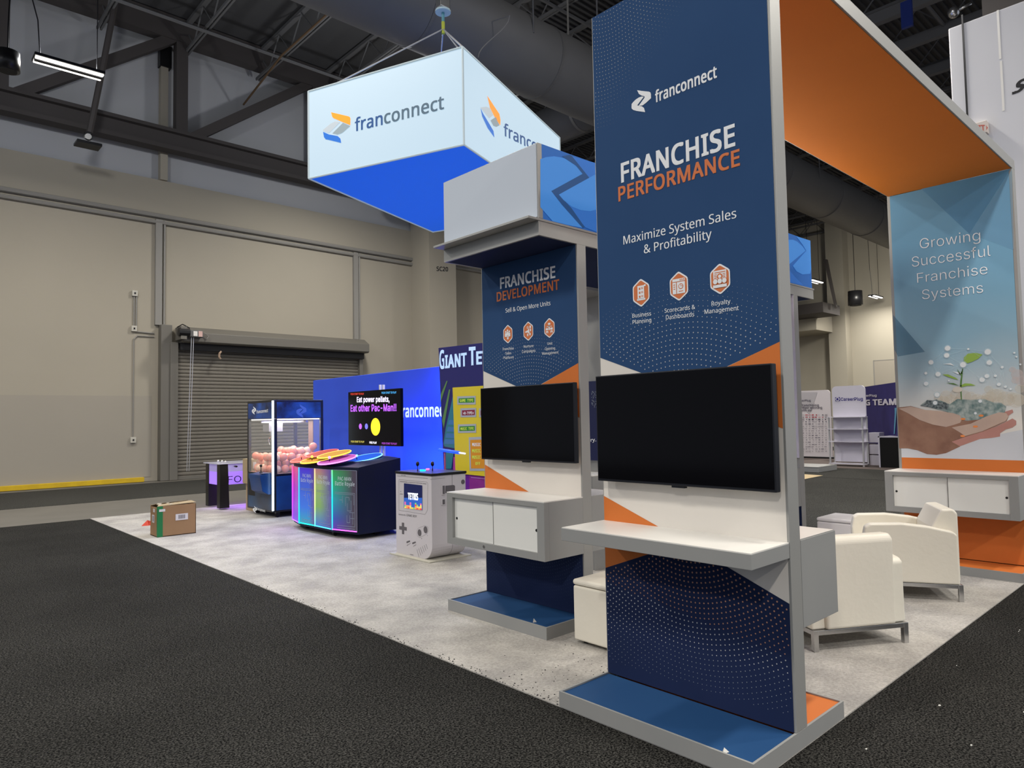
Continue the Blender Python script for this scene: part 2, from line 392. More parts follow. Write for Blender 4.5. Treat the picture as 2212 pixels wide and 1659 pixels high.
# conduits and wall trims
t = MB(); t.tube((-12, YW-.06, 7.74), (15, YW-.06, 7.70), .07, PIPE); t.tube((-12, YW-.05, 7.55), (15, YW-.05, 7.51), .06, PIPE); t.tube((16.25, YW-.06, 7.69), (40, YW-.06, 7.6), .07, PIPE); struct(t, 'trim_1')
for i, (x, z0) in enumerate(((6.10, 4.5), (12.58, 4.5))):
    t = MB(); t.box(x-.09, x+.09, YW-.1, YW+.01, z0, 7.6, PIPE); t.tube((x+.16, YW-.05, z0), (x+.16, YW-.05, 7.6), .03, PIPE); struct(t, 'trim_%d' % (i+2))
wz = at(0, 853, Y=YW).z; t = MB(); t.box(-12, 5.95, YW-.012, YW+.01, .13, wz, mat('lower_wall_paint', (.315, .29, .245), .85, noise=(.35, (.34, .31, .26), .25))); struct(t, 'trim_5')
YEL = mat('yellow_curb_paint', (.62, .42, .01), .6, noise=(6, (.50, .33, .01), .3))
t = MB(); t.box(-12, 5.75, YW-.12, YW, 0, .13, YEL); struct(t, 'trim_4', bevel=.01)
bxs = [(5.48, 5.36, 'upper'), (5.47, 4.35, 'middle'), (5.47, 1.19, 'lower')]
for x, z, wd in bxs:
    b = MB(); b.box(x-.07, x+.07, YW-.08, YW, z-.08, z+.08, mat('grey_box', (.5, .48, .42), .5)); b.box(x-.025, x+.025, YW-.09, YW-.07, z-.03, z+.03, BLACK)
    one(b, 'junction_box', 'small %s junction box on the conduit left of the roll-up door' % wd, 'electrical box', bevel=.004)
t = MB(); t.tube((5.47, YW-.03, 4.42), (5.47, YW-.03, 5.28), .018, PIPE); t.tube((5.53, YW-.03, 4.42), (5.53, YW-.03, 5.28), .018, PIPE)
t.path([(5.47, YW-.03, 1.27), (5.47, YW-.03, 4.05), (5.56, YW-.03, 4.15), (6.0, YW-.03, 4.15)], .015, PIPE); t.tube((5.54, YW-.03, 4.27), (6.0, YW-.03, 4.25), .02, PIPE)
one(t, 'electrical_conduit', 'thin beige conduit runs joining the wall boxes left of the roll-up door', 'conduit')
# roll-up door
DG = mat('grey_steel_slat', (.17, .155, .13), .6, .1); DF = mat('grey_door_frame', (.16, .15, .13), .5, .2)
dr = thing('door_1', 'grey steel roll-up door with hood', 'door', (9.4, YW, 0)); del dr['category']; dr['kind'] = 'structure'
sl = MB(); n = 8
sl.prism([(6.55, YW-.14, 0), (6.55, YW-.165, .015), (6.55, YW-.172, .05), (6.55, YW-.166, .09), (6.55, YW-.145, .105)], (6.05, 0, 0), DG)
for i in range(37):
    if i == 0: s0 = sl.build('slat', dr); continue
    q = s0.copy(); COL.objects.link(q); q.parent = dr; q.location.z = i*.107
fr = MB(); fr.box(6.12, 6.42, YW-.28, YW, 0, 4.5, DF); fr.box(6.36, 6.58, YW-.32, YW-.1, 0, 4.0, DF); fr.box(12.58, 12.72, YW-.3, YW, 0, 4.0, DF); fr.build('frame', dr, bevel=.01)
hd = MB(); hd.prism([(6.6, YW, 4.47), (6.6, YW-.30, 4.47), (6.6, YW-.62, 4.28), (6.6, YW-.62, 4.02), (6.6, YW-.55, 3.98), (6.6, YW, 3.98)], (6.18, 0, 0), DF); hd.build('hood', dr, bevel=.01)
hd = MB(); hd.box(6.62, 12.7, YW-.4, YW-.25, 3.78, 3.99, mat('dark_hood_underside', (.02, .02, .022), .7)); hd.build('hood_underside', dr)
br_ = MB(); br_.box(6.5, 12.6, YW-.22, YW-.1, 0, .09, DF); br_.build('bottom_bar', dr)
mo = thing('door_motor', 'grey chain-drive motor with white labels at the top corner of the roll-up door', 'motor', (6.7, YW-.6, 4.2))
b = MB(); b.box(6.74, 7.1, YW-.86, YW-.62, 4.12, 4.32, mat('motor_grey', (.10, .10, .10), .5)); b.build('housing', mo, bevel=.02)
b = MB(); b.tube((6.45, YW-.74, 4.25), (6.74, YW-.74, 4.25), .12, BLACK, 12); b.build('drum', mo)
b = MB(); b.box(6.5, 6.66, YW-.8, YW-.3, 4.05, 4.42, DF); b.build('bracket', mo)
b = MB(); b.box(6.82, 6.93, YW-.865, YW-.858, 4.15, 4.29, WHITE); b.box(6.96, 7.07, YW-.865, YW-.858, 4.14, 4.3, mat('pinkish_label', (.6, .4, .36), .6)); b.build('label', mo)
b = MB(); 
for x in (6.80, 6.86): b.tube((x, YW-.75, 4.12), (x-.03, YW-.5, .25), .012, WIRE, 5)
b.build('pull_chain', mo)
b = MB(); b.path([(7.1, YW-.7, 4.28), (7.22, YW-.7, 4.26), (7.3, YW-.7, 4.18), (7.24, YW-.7, 4.1)], .012, PIPE); b.path([(6.45, YW-.6, 4.4), (6.6, YW-.6, 4.5), (6.8, YW-.6, 4.4)], .015, BLACK); b.build('cable', mo)
b = MB(); b.path([(7.75, YW-.45, 3.78), (7.68, YW-.5, 3.7), (7.68, YW-.5, 3.6), (7.72, YW-.5, 3.55)], .03, mat('rope_tan', (.35, .25, .18), .8)); one(b, 'pull_rope', 'tan rope end hanging under the roll-up door hood', 'rope')

# ducts
DUCT = mat('grey_spiral_duct', (.13, .128, .125), .6, .1, noise=(1, (.15, .147, .143), .3))
d = MB(); d.smooth = True; d.tube((-6, 10.85, 9.7), (42, 10.85, 9.7), .80, DUCT, 40)
dt = thing('main_duct', 'big round grey ventilation duct running over the booth', 'duct', (10, 10.85, 9.7)); d.build('tube', dt)
for x in (7.6, 11.0, 13.9, 18, 22, 26, 30):
    d = MB(); d.tube((x, 10.85, 9.7), (x+.06, 10.85, 9.7), .815, DUCT, 40); d.build('joint_ring', dt)
bt = thing('branch_duct', 'smaller grey duct branching off the big duct behind the lit sign', 'duct', (13.2, 12, 9.55))
d = MB(); d.smooth = True; d.tube((13.4, 11.25, 9.5), (13.4, 20.5, 9.5), .48, DUCT, 32); d.build('tube', bt)
d = MB(); d.tube((13.4, 11.6, 9.5), (13.4, 11.68, 9.5), .50, DUCT, 32); d.build('joint_ring', bt)
bt = thing('branch_duct', 'grey duct branching off the big duct seen through the open arch', 'duct', (21, 12, 9.55))
d = MB(); d.smooth = True; d.tube((22, 11.25, 9.5), (22, 21.2, 9.5), .5, DUCT, 32); d.build('tube', bt)
hg = MB()
for x in (10.1, 12.2, 19.5, 24.0): hg.tube((x, 10.05, 9.7), (x, 10.05, 13.5), .02, DARKM, 5)
one(hg, 'duct_hangers', 'thin steel rods holding the big duct from the ceiling', 'hanger')
hp = MB(); a = at(1226, 0, Z=12.0); b1 = at(1229, 148, X=a.x); hp.path([a+Vector((0, 0, 1.5)), a, b1, b1+Vector((0, 6, 0))], .025, PIPE)
one(hp, 'sprinkler_pipe', 'thin grey pipe dropping in front of the big duct right of the lit sign', 'pipe')
hp = MB(); hp.path([at(740, 0, Z=12.3), at(610, 118, Z=12.0), at(585, 150, Z=11.9), at(526, 226, Z=11.6)], .03, mat('rust_pipe', (.10, .06, .03), .7))
one(hp, 'sprinkler_pipe', 'slanting brownish pipe under the roof left of the lit sign', 'pipe')
cv = MB(); pp = [at(1101, 34, Z=9.4)+Vector((0, .9, .2))]+[at(1101-68*math.sin(t*pi/20)**1.6, 34+90*(t/10)**.85, Z=9.4-.08*t) for t in range(11)]; cv.path(pp, .010, PIPE)
one(cv, 'loose_cable', 'thin curved cable hanging from the big duct over the sign corner', 'cable')
# LED high bay lamps
LED = mat('led_tube_lit', (1, 1, 1), .4, emit=(1, .93, .82), es=7)
def lamp(x, y, z, label, lon=True):
    L = thing('hall_lamp', label, 'lamp', (x, y, z))
    L['group'] = 'high bay lamps of the hall'
    b = MB(); b.box(x-.62, x+.62, y-.19, y+.19, z, z+.06, BEZEL); b.box(x-.6, x+.6, y-.045, y+.045, z-.05, z, BEZEL); b.build('housing', L, bevel=.01)
    for s in (-1, 1):
        b = MB(); b.box(x-.6, x+.6, y+s*.11-.05, y+s*.11+.05, z-.03, z+.0, LED); b.build('led_tube', L, bevel=.01)
    b = MB()
    b.path([(x-.5, y, z+.05), (x-.55, y, z+.8), (x-.7, y, z+1.4), (x-.9, y, 13.58)], .012, BLACK); b.tube((x+.5, y, z+.05), (x+.5, y, 13.59), .01, BLACK, 5); b.build('cable', L)
lamp(2.88, 16.4, 9.0, 'glowing double LED lamp hanging before the truss above the beige wall')
lamp(33.67, 14.54, 8.0, 'far glowing lamp just right of the blue header end')
lamp(41.0, 14.37, 8.0, 'farthest glowing lamp close to the back wall seen through the arch')
for i, (x, y, z, p) in enumerate(LAMPS_AND_FILLS[1:4]+[LAMPS_AND_FILLS[4]]):
    pass
# projector, speakers
p = thing('stage_light', 'black flat fixture on a steel drop pole before the beige wall', 'light fixture', at(190, 308, Y=20.2))
q = at(190, 308, Y=20.2)
b = MB(); b.box(q.x-.28, q.x+.28, q.y-.22, q.y+.22, q.z-.1, q.z-.03, BLACK); b.build('panel', p, bevel=.01)
b = MB(); 
for i in range(14):
    a0, a1 = 2*pi*i/14, 2*pi*(i+1)/14; b.tube((q.x+.1*math.cos(a0), q.y, q.z+.17+.1*math.sin(a0)), (q.x+.1*math.cos(a1), q.y, q.z+.17+.1*math.sin(a1)), .015, BLACK, 5)
b.build('yoke', p)
b = MB(); b.tube((q.x+.02, q.y+.03, q.z+.17), (q.x+.02, q.y+.1, q.z+.17), .085, WHITE, 12); b.build('lens', p)
b = MB(); top = at(250, 0, Y=20.2); b.path([(q.x+.03, q.y, q.z+.27), at(215, 180, Y=20.2), top, top], .075, STEEL, 6); b.build('drop_pole', p)
def speaker(px, py, Z, label, r, h):
    q = at(px, py, Z=Z); s = thing('hanging_speaker', label, 'speaker', q)
    b = MB(); b.smooth = True; b.tube(q+Vector((0, 0, -h)), q, r*1.06, BLACK, 24, r); b.build('body', s)
    b = MB(); b.tube(q+Vector((0, 0, -h-.02)), q+Vector((0, 0, -h)), r*.8, mat('speaker_grille', (.02, .02, .02), .8), 24); b.build('grille', s)
    b = MB(); b.path([q, q+Vector((0, 0, .5)), q+Vector((.02, 0, 1.2)), q+Vector((0, 0, 4.6))], .015, BLACK); b.build('cable', s)
speaker(17, 112, 8.7, 'round black speaker hanging at the upper left before the grey wall', .19, .36)
speaker(1847, 629, 8.0, 'small black speaker hanging between the two far lamps', .35, .75)
b = MB(); a = at(1780, 562, X=40); b.prism([at(1779, 560, X=39), at(1785, 560, X=39), at(1806, 662, X=39), at(1803, 666, X=39)], (.2, 0, 0), STEEL); one(b, 'steel_brace', 'slanted dark steel brace hanging before the far pillar', 'brace')
b = MB(); bt_ = at(1958, 12, Z=11.5); b.box(bt_.x-.05, bt_.x+.05, bt_.y-.12, bt_.y+.12, bt_.z-.55, bt_.z+.1, mat('blue_banner', (.01, .03, .2), .6)); one(b, 'hanging_banner', 'small blue strip hanging under the roof beyond the orange arch', 'banner')
b = MB(); b.smooth = True; q = at(2060, 27, Z=9.3); b.sphere(q, .11, CHROME); b.tube(q, q+Vector((.0, -.3, .05)), .03, CHROME); b.tube(q+Vector((0, -.3, .05)), q+Vector((0, -.3, 4)), .015, BLACK)
one(b, 'pipe_clamp', 'shiny metal clamp hanging above the white column', 'clamp')
# white structural column at right
WCOL = mat('white_column_paint', (.60, .60, .63), .8, noise=(.8, (.56, .56, .59), .3))
c0 = at(2048, 62, X=13); pc = MB(); pc.box(13, 15.5, -1.2, c0.y, 0, c0.z, WCOL); colo = struct(pc, 'column', bevel=.02)
pc = MB(); pc.box(13.4, 15.2, -1, c0.y-.4, c0.z, 13.6, STEEL); pc.build('column_head', colo)
pcl = Pl((13, 0, 0), (-1, 0, 0), (0, -1, 0), .004)
m = MB(); text(m, pcl, 'SC', (2185, 204), (2240, 183), 24, MATS['black_letter'], 'sans', .05, slant=.15); m.build('lettering', colo)
m = MB()
for (xa, y0, y1) in ((2155, 22, 128), (2162, 132, 240)):
    A = pcl.px(xa, y0); B = pcl.px(xa+4, y1); m.box(12.995, 13.0, A.y-.015, A.y+.015, B.z, A.z, WHITE)
A = pcl.px(2079, 45); m.box(12.985, 13, A.y-.012, A.y+.012, .2, A.z+.1, BLACK); m.build('surface_trim', colo)
ex = thing('exit_sign', 'small white exit sign with red letters on the white column', 'exit sign', pcl.px(2125, 275))
A = pcl.px(2100, 262); B = pcl.px(2137, 290)
b = MB(); b.box(12.86, 13, B.y, A.y+.12, B.z, pcl.px(2136, 264).z, mat('exit_housing', (.62, .55, .5), .5)); b.build('housing', ex, bevel=.008)
m = MB(); ple = Pl((12.86, 0, 0), (-1, 0, 0), (0, -1, 0), .003)
text(m, ple, 'EXIT', (2098, 284), (2128, 283), 13, mat('exit_red', (.5, .10, .07), .5), 'sans', .03)
poly(m, ple, [(2130, 270), (2134, 276), (2130, 282), (2131, 276)], MATS['exit_red']); m.build('lettering', ex)

# ================================================================== BOOTH TOWERS
XA, XA2, YA0, YA1 = 3.248, 3.358, 1.572, 2.724
XC, XC2 = 8.235, 8.345
ZT, ZIN = 4.08, 3.983
def graphic(mb, X, y0, y1, zt, zb, zo):
    """navy / orange / white printed fabric face looking to -X; zo shifts the artwork"""
    yc = (y0+y1)/2; e = .0012
    def q(pts, m, k): mb.face([(X-e*k, y, z+zo) for y, z in pts], m)
    q([(y1, zb-zo), (y0, zb-zo), (y0, zt-zo), (y1, zt-zo)], PWHITE, 1)
    q([(y1, 1.958), (yc, 1.752), (y0, 1.95), (y0, zt-zo), (y1, zt-zo)], NAVY, 2)
    q([(y0, 1.95), (yc, 1.747), (y0, 1.528)], PORANGE, 2)
    q([(y1, 1.127), (y1, .70), (yc, .917)], PORANGE, 2)
    q([(y1, .70), (y1, zb-zo), (y0, zb-zo), (y0, .692), (yc, .917)], NAVYD, 2)
DOTW = mat('pale_dot_print', (.22, .25, .30), .7); DOTB = mat('bright_dot_print', (.42, .43, .46), .7); DOTO = mat('orange_dot_print', (.42, .22, .15), .7); DOTD = mat('dim_dot_print', (.05, .085, .16), .7)

def rim(parent, x0, x1, y0, y1, z0, z1, m, t=.012, nm='platform_rim'):
    g = MB(); g.box(x0, x0+t, y0, y1, z0, z1, m); g.box(x1-t, x1, y0, y1, z0, z1, m); g.box(x0+t+.0005, x1-t-.0005, y0, y0+t, z0, z1, m); g.box(x0+t+.0005, x1-t-.0005, y1-t, y1, z0, z1, m); g.build(nm, parent)
arch = thing('booth_arch', 'tall booth arch with navy franchise performance panel, orange soffit and teal far leg', 'exhibition arch', (XA, YA0, 0))
g = MB(); g.box(XA+.004, XA2, YA1-.035, YA1, .09, ZIN-.001, ALU); g.box(XA, XA2, YA0, YA0+.03, .09, ZIN-.001, ALU)
g.box(XA+.03, XA2-.03, YA0+.031, YA1-.036, .09, ZIN-.002, ALUD); g.build('near_leg_frame', arch, bevel=.002)
g = MB(); g.box(XC, XC2, YA0, YA0+.03, .09, ZIN, ALU); g.box(XC, XC2, YA1-.035, YA1, .09, ZIN, ALU); g.box(XC+.02, XC2-.004, YA0+.031, YA1-.036, .09, ZIN, ALUD); g.build('far_leg_frame', arch, bevel=.002)
g = MB(); g.box(XA, XC2, YA0, YA0+.03, ZIN, ZT, ALU); g.box(XA+.004, XC2, YA1-.03, YA1, ZIN, ZT, ALU); g.box(XA+.004, XC2-.004, YA0+.031, YA1-.031, ZT-.03, ZT-.002, ALUD); g.build('top_frame', arch, bevel=.002)
g = MB(); g.box(XA2, XC, YA0+.012, YA1-.012, ZIN-.004, ZIN+.02, ORF); g.build('orange_soffit', arch, label='orange stretched fabric soffit')
g = MB(); graphic(g, XA, YA0+.012, YA1-.01, ZT-.005, .09, 0); g.build('printed_panel', arch, label='navy panel with orange and white angles')
# orange inner face of the near leg
g = MB(); g.box(XA2, XA2+.003, YA0+.015, YA1-.015, .09, ZIN, PORANGE); g.build('inner_panel', arch)
PA = Pl((XA, 0, 0), (-1, 0, 0), (0, -1, 0), .0045)
g = MB()
text(g, PA, 'franconnect', (1415.4, 221.4), (1548.8, 166.4), 24.0, LETW, 'sans', .028)
logo(g, PA, (1364.7, 254), (1407, 236.5), 54, LETW, True)
text(g, PA, 'FRANCHISE', (1341.9, 394), (1588.4, 313.4), 40, LETW, 'sans', .03)
text(g, PA, 'Maximize System Sales', (1346.8, 528.5), (1590.8, 470.4), 18.3, LETW, 'sans', .008)
text(g, PA, '& Profitability', (1391, 547.8), (1537.5, 514.5), 18.5, LETW, 'sans', .008)
for s, bl, br, h in (('Business', (1366, 686.7), (1406.7, 681.3), 8.6), ('Planning', (1366.6, 700.3), (1407, 695.2), 8.6), ('Scorecards &', (1435.6, 675.9), (1502, 667.2), 9), ('Dashboards', (1438.6, 690.3), (1499.8, 683.0), 9), ('Royalty', (1537, 661), (1578, 655.2), 9.3), ('Management', (1522, 678.3), (1596, 669.6), 9.5)):
    text(g, PA, s, bl, br, h, LETW, 'sans', .01, res=2)
g.build('white_lettering', arch)
g = MB(); text(g, PA, 'PERFORMANCE', (1336, 435), (1598.5, 356.5), 30, PORL, 'sans', .026); g.build('orange_lettering', arch)
def icons(parent, PL, cs, hexh, kinds):
    PH = PL.lift(.0015)
    for (cx, cy), hh, k in zip(cs, hexh, kinds):
        c = PL.px(cx, cy); rv = abs((PL.px(cx, cy-hh)-c).z); ru = rv*.80*.88
        g = MB(); hexa(g, PL, c, ru, rv, LETW, PORL)
        n = PL.N*.0016; U, V = PL.U, PL.V
        def R(x0, x1, y0, y1, m=LETW, q=1.0): g.face([c+n*q+U*(x*rv)+V*(y*rv) for x, y in ((x0, y0), (x1, y0), (x1, y1), (x0, y1))], m)
        if k == 'doc':
            R(-.28, .28, -.42, .5); R(-.34, .36, -.52, -.40); R(.28, .42, .42, .54)
            for t in (.28, 0, -.28): R(-.16, -.04, t-.06, t+.09, PORL, 1.4); R(.02, .2, t-.02, t+.02, PORL, 1.4); R(.02, .2, t+.06, t+.09, PORL, 1.4)
        elif k == 'dash':
            R(-.48, .48, .32, .5); R(-.48, -.2, -.5, .27); R(-.14, .48, -.5, .27)
            g.disc(c+n*1.4+U*(.17*rv)+V*(-.03*rv), U, V, .19*rv, .19*rv, PORL, 14); g.disc(c+n*1.7+U*(.17*rv)+V*(-.03*rv), U, V, .14*rv, .14*rv, LETW, 14)
            R(.16, .19, -.03, .15, PORL, 2); R(.17, .33, -.04, -.01, PORL, 2); R(0, .34, -.38, -.33, PORL, 1.4)
            for t in (.12, -.02, -.16): R(-.4, -.28, t-.03, t+.03, PORL, 1.4)
            for t in (.1, .23, .36): R(t, t+.07, .36, .46, PORL, 1.4)
        elif k == 'people':
            R(-.46, .46, -.0, .55); R(-.36, .4, .40, .45, PORL, 1.4)
            for t in (.3, .2, .1): R(-.4, -.2, t-.02, t+.02, PORL, 1.4); R(.2, .4, t-.02, t+.02, PORL, 1.4)
            g.disc(c+n*1.5+V*.16*rv, U, V, .2*rv, .2*rv, PORL, 12); g.disc(c+n*1.7+V*.16*rv, U, V, .11*rv, .11*rv, LETW, 12)
            for t in (-.32, .32, 0): g.disc(c+n*2+U*(t*rv)+V*(-.14*rv), U, V, .19*rv, .2*rv, PORL, 14); g.disc(c+n*2.3+U*(t*rv)+V*(-.14*rv), U, V, .155*rv, .165*rv, LETW, 14); R(t-.16, t+.16, -.55, -.36, LETW, 2.3)
        elif k == 'team':
            for t, y in ((-.28, -.05), (.28, -.05), (0, .08)):
                g.disc(c+n*2+U*(t*rv)+V*((y+.3)*rv), U, V, .11*rv, .11*rv, LETW, 12); R(t-.14, t+.14, y-.22, y+.17, LETW, 1.6)
            R(-.12, .12, -.55, -.1); R(-.02, .02, -.4, -.1, PORL, 2.2)
        elif k == 'horn':
            g.face([c+n+U*(x*rv)+V*(y*rv) for x, y in ((-.42, .0), (-.1, .08), (.15, .3), (.2, -.3), (-.1, -.12), (-.4, -.15))], LETW)
            g.disc(c+n+U*(-.06*rv)+V*(.38*rv), U, V, .13*rv, .13*rv, LETW, 10); g.disc(c+n*1.4+U*(-.06*rv)+V*(.38*rv), U, V, .07*rv, .07*rv, PORL, 10); g.disc(c+n+U*(.32*rv)+V*(.4*rv), U, V, .12*rv, .16*rv, LETW, 8)
            R(.27, .43, -.05, .2); R(-.16, .02, -.5, -.25); R(.16, .36, -.45, -.2)
        else:
            R(-.16, .16, .32, .5); R(-.02, .02, .1, .32); R(-.36, .36, .14, .19); R(-.36, -.32, -.0, .17); R(.32, .36, 0, .17); R(-.12, .12, .04, .2)
            for t in (-.3, .3): R(t-.17, t+.17, -.2, .0); R(t-.15, t+.15, -.5, -.28); R(t-.05, t+.05, -.5, -.38, PORL, 1.4)
            R(-.08, .08, -.2, .02)
        g.build('icon_badge', parent)
icons(arch, PA, [(1384.7, 632.5), (1466.4, 618), (1555.3, 602.4)], [31, 32.5, 34], ['doc', 'dash', 'people'])
# halftone dots
def lift_org(X): return Vector((X-.0042, 0, 0))
W_ = YA1-YA0
PD = Pl((XA, 0, 0), (-1, 0, 0), (0, -1, 0), .0042)
org = Vector((XA-.0036, YA1, 0)) # u from left edge, v = z
g = MB()
dots(g, PD, org, (.576, 1.15), .3, 1.2, .0285, [(.02, 1.98), (.576, 1.775), (1.13, 1.98), (1.13, 2.36), (.02, 2.36)],
     lambda u, v, r: .0036*max(0, min(1, (2.32-v+.10*math.sin(u*3))/.35)), DOTB)
dots(g, PD, org, (.18, 4.35), .1, 1.0, .024, [(.02, 3.3), (1.1, 3.3), (1.1, 4.07), (.02, 4.07)],
     lambda u, v, r: .0034*max(0, min(1, (.72-u*.75-(4.05-v)*.75)/.32)), DOTW)
g.build('dot_print', arch, kind='stuff')
g = MB()
dots(g, PD, org, (.576, 1.25), .28, 1.5, .0262, [(.01, .685), (.576, .90), (1.13, .685), (1.13, .1), (.01, .1)],
     lambda u, v, r: .0018+.0036*max(0, min(1, (v-.12)/.65)) if v > .16 else 0,
     lambda u, v: DOTO if v+.16*u > .62 else (DOTB if v > .35 else DOTW))
g.build('dot_print', arch, kind='stuff')
# shelf, back cabinet, platform
ZP = .089
g = MB(); g.box(2.877, XA-.006, YA0, YA1, .909, .979, ALUD); g.build('shelf', arch, bevel=.002)
g = MB(); g.box(2.88, XA, YA0+.004, YA1-.004, .979, .983, WHITE); g.build('shelf_top', arch)
g = MB(); g.box(XA2+.004, 3.765, YA0, YA1, .555, .979, ALUD); g.box(XA2+.004, 3.762, YA0+.004, YA1-.004, .979, .983, WHITE); g.build('back_cabinet', arch, bevel=.002)
rim(arch, 2.834, 3.782, YA0-.001, YA1+.001, .006, ZP, ALUD)
g = MB(); g.box(2.846, XA, YA0+.012, YA1-.012, .01, ZP-.008, BLUEF); g.build('blue_platform_top', arch)
g = MB(); g.box(XA2, 3.77, YA0+.012, YA1-.012, .01, ZP-.008, PORANGE); g.build('orange_platform_top', arch)

# far leg artwork -------------------------------------------------
def sky_mat():
    m = bpy.data.materials.new('printed_sky'); m.use_nodes = True; nt = m.node_tree; b = nt.nodes['Principled BSDF']; b.inputs['Roughness'].default_value = .7
    tc = nt.nodes.new('ShaderNodeTexCoord'); sp = nt.nodes.new('ShaderNodeSeparateXYZ'); nt.links.new(tc.outputs['Object'], sp.inputs[0])
    nz = nt.nodes.new('ShaderNodeTexNoise'); nz.inputs['Scale'].default_value = 1.2; nz.inputs['Detail'].default_value = 0
    ma = nt.nodes.new('ShaderNodeMath'); ma.operation = 'MULTIPLY_ADD'; ma.inputs[1].default_value = .5; ma.inputs[2].default_value = -.25
    nt.links.new(tc.outputs['Object'], nz.inputs['Vector']); nt.links.new(nz.outputs['Fac'], ma.inputs[0])
    ad = nt.nodes.new('ShaderNodeMath'); ad.operation = 'ADD'; nt.links.new(sp.outputs['Z'], ad.inputs[0]); nt.links.new(ma.outputs[0], ad.inputs[1])
    mr = nt.nodes.new('ShaderNodeMapRange'); mr.inputs[1].default_value = 1.1; mr.inputs[2].default_value = 4.0; nt.links.new(ad.outputs[0], mr.inputs[0])
    r = nt.nodes.new('ShaderNodeValToRGB'); e = r.color_ramp.elements
    e[0].position = 0; e[0].color = (.70, .68, .65, 1); e[1].position = 1; e[1].color = (.11, .28, .46, 1)
    for p_, c_ in ((.14, (.74, .71, .66)), (.24, (.56, .61, .63)), (.33, (.36, .50, .58)), (.44, (.25, .43, .55)), (.6, (.19, .39, .54)), (.8, (.16, .38, .57))):
        q = e.new(p_); q.color = (*c_, 1)
    nt.links.new(mr.outputs[0], r.inputs[0]); nt.links.new(r.outputs[0], b.inputs['Base Color']); return m
SKY = sky_mat()
PC = Pl((XC, 0, 0), (-1, 0, 0), (0, -1, 0), .003)
g = MB(); zo = PC.px(1950, 988).z; zo2 = PC.px(1950, 1012).z
g.box(XC-.002, XC, YA0+.03, YA1-.03, .98, ZIN-.01, SKY); g.build('sky_panel', arch, label='blue printed picture of a hand holding a seedling')
g = MB(); g.face([(XC-.003, YA1-.03, .98), (XC-.003, YA0+.03, .98), (XC-.003, YA0+.03, zo), (XC-.003, YA1-.03, zo)], PORANGE)
g.face([(XC-.003, YA1-.03, zo), (XC-.003, YA0+.03, zo), (XC-.003, YA0+.03, zo+.30), (XC-.003, 2.3, zo+.13), (XC-.003, YA1-.03, zo+.12)], PGREY)
g.box(XC-.003, XC, YA0+.03, YA1-.03, .09, .56, PORANGE); g.build('orange_base_panel', arch)
FAC1 = mat('sky_facet_a', (.12, .33, .56), .7, alpha=.55); FAC2 = mat('sky_facet_b', (.22, .45, .66), .7, alpha=.35); FAC3 = mat('sky_facet_c', (.10, .26, .40), .7, alpha=.45)
g = MB(); P1 = PC.lift(.0005)
poly(g, P1, [(1990, 408), (2184, 363), (2094, 505)], FAC1)
poly(g, P1, [(2186, 366), (2190, 540), (2094, 505)], FAC2)
poly(g, P1, [(1929, 680), (1998, 760), (1940, 770), (1932, 755)], FAC3)
g.build('sky_facets', arch)
SK1 = mat('printed_skin_dark', (.22, .11, .075), .7, noise=(5, (.34, .19, .13), .2)); SK2 = mat('printed_skin_light', (.50, .37, .31), .7, noise=(7, (.56, .42, .34), .25)); SK3 = mat('printed_skin_pink', (.52, .25, .22), .7, noise=(6, (.44, .22, .18), .3))
SOIL = mat('printed_soil', (.05, .07, .08), .8, noise=(45, (.22, .26, .27), .12)); SOILB = mat('printed_soil_teal', (.12, .20, .20), .8, noise=(22, (.42, .48, .46), .18))
LEAF = mat('printed_leaf', (.28, .45, .08), .7); LEAFD = mat('printed_leaf_dark', (.10, .22, .06), .7); NODE = mat('printed_node', (.75, .80, .82), .7); NODEH = mat('printed_node_halo', (.60, .76, .84), .7, alpha=.45); GLO = mat('printed_glow', (.66, .62, .54), .7); ORG = mat('printed_orange_glow', (.85, .28, .08), .7)
def zz(pts): return [(1900+x/4.878, 700+y/4.878) for x, y in pts]   # from a measured crop
g = MB(); Pq = PC.lift(.001)
GL1 = mat('printed_bokeh', (.80, .74, .62), .7, alpha=.30); GL2 = mat('printed_pink_bokeh', (.78, .68, .66), .7, alpha=.38)
rb_ = random.Random(3)
for i, (x, y, r, mm) in enumerate([(1400, 480, 34, GL2), (1450, 530, 60, GL2), (1500, 600, 60, GL2), (1430, 590, 40, GL2), (1480, 680, 50, GL1), (1150, 690, 46, GL1), (700, 760, 70, GL1), (620, 780, 50, GL1), (800, 740, 60, GL1)]+[(rb_.uniform(620, 1500), 745+rb_.uniform(-10, 60)+max(0, 40-i*2), rb_.uniform(40, 85), GL1) for i in range(22)]):
    g.disc(PC.lift(.001+.00004*i).px(*zz([(x, y)])[0]), PC.U, PC.V, r*.00085, r*.00085, mm, 20)
Pq = PC.lift(.0016)
poly(g, Pq, zz([(1300, 930), (1400, 900), (1410, 930), (1345, 975), (1290, 960)]), SK3)
poly(g, Pq, zz([(700, 1210), (900, 1190), (1230, 1080), (1400, 995), (1440, 1020), (1440, 1060), (1400, 1090), (1330, 1110), (1270, 1150), (1270, 1185), (1180, 1200), (1060, 1210), (840, 1290), (730, 1280)]), SK3)
Pq = PC.lift(.0022)
poly(g, Pq, zz([(190, 880), (330, 865), (480, 905), (640, 960), (800, 1010), (1000, 1000), (1140, 960), (1260, 930), (1330, 935), (1360, 975), (1340, 1020), (1240, 1070), (1100, 1130), (900, 1190), (760, 1240), (850, 1290), (700, 1360), (600, 1378), (500, 1370), (400, 1330), (300, 1310), (208, 1310)]), SK1)
Pq = PC.lift(.0034)
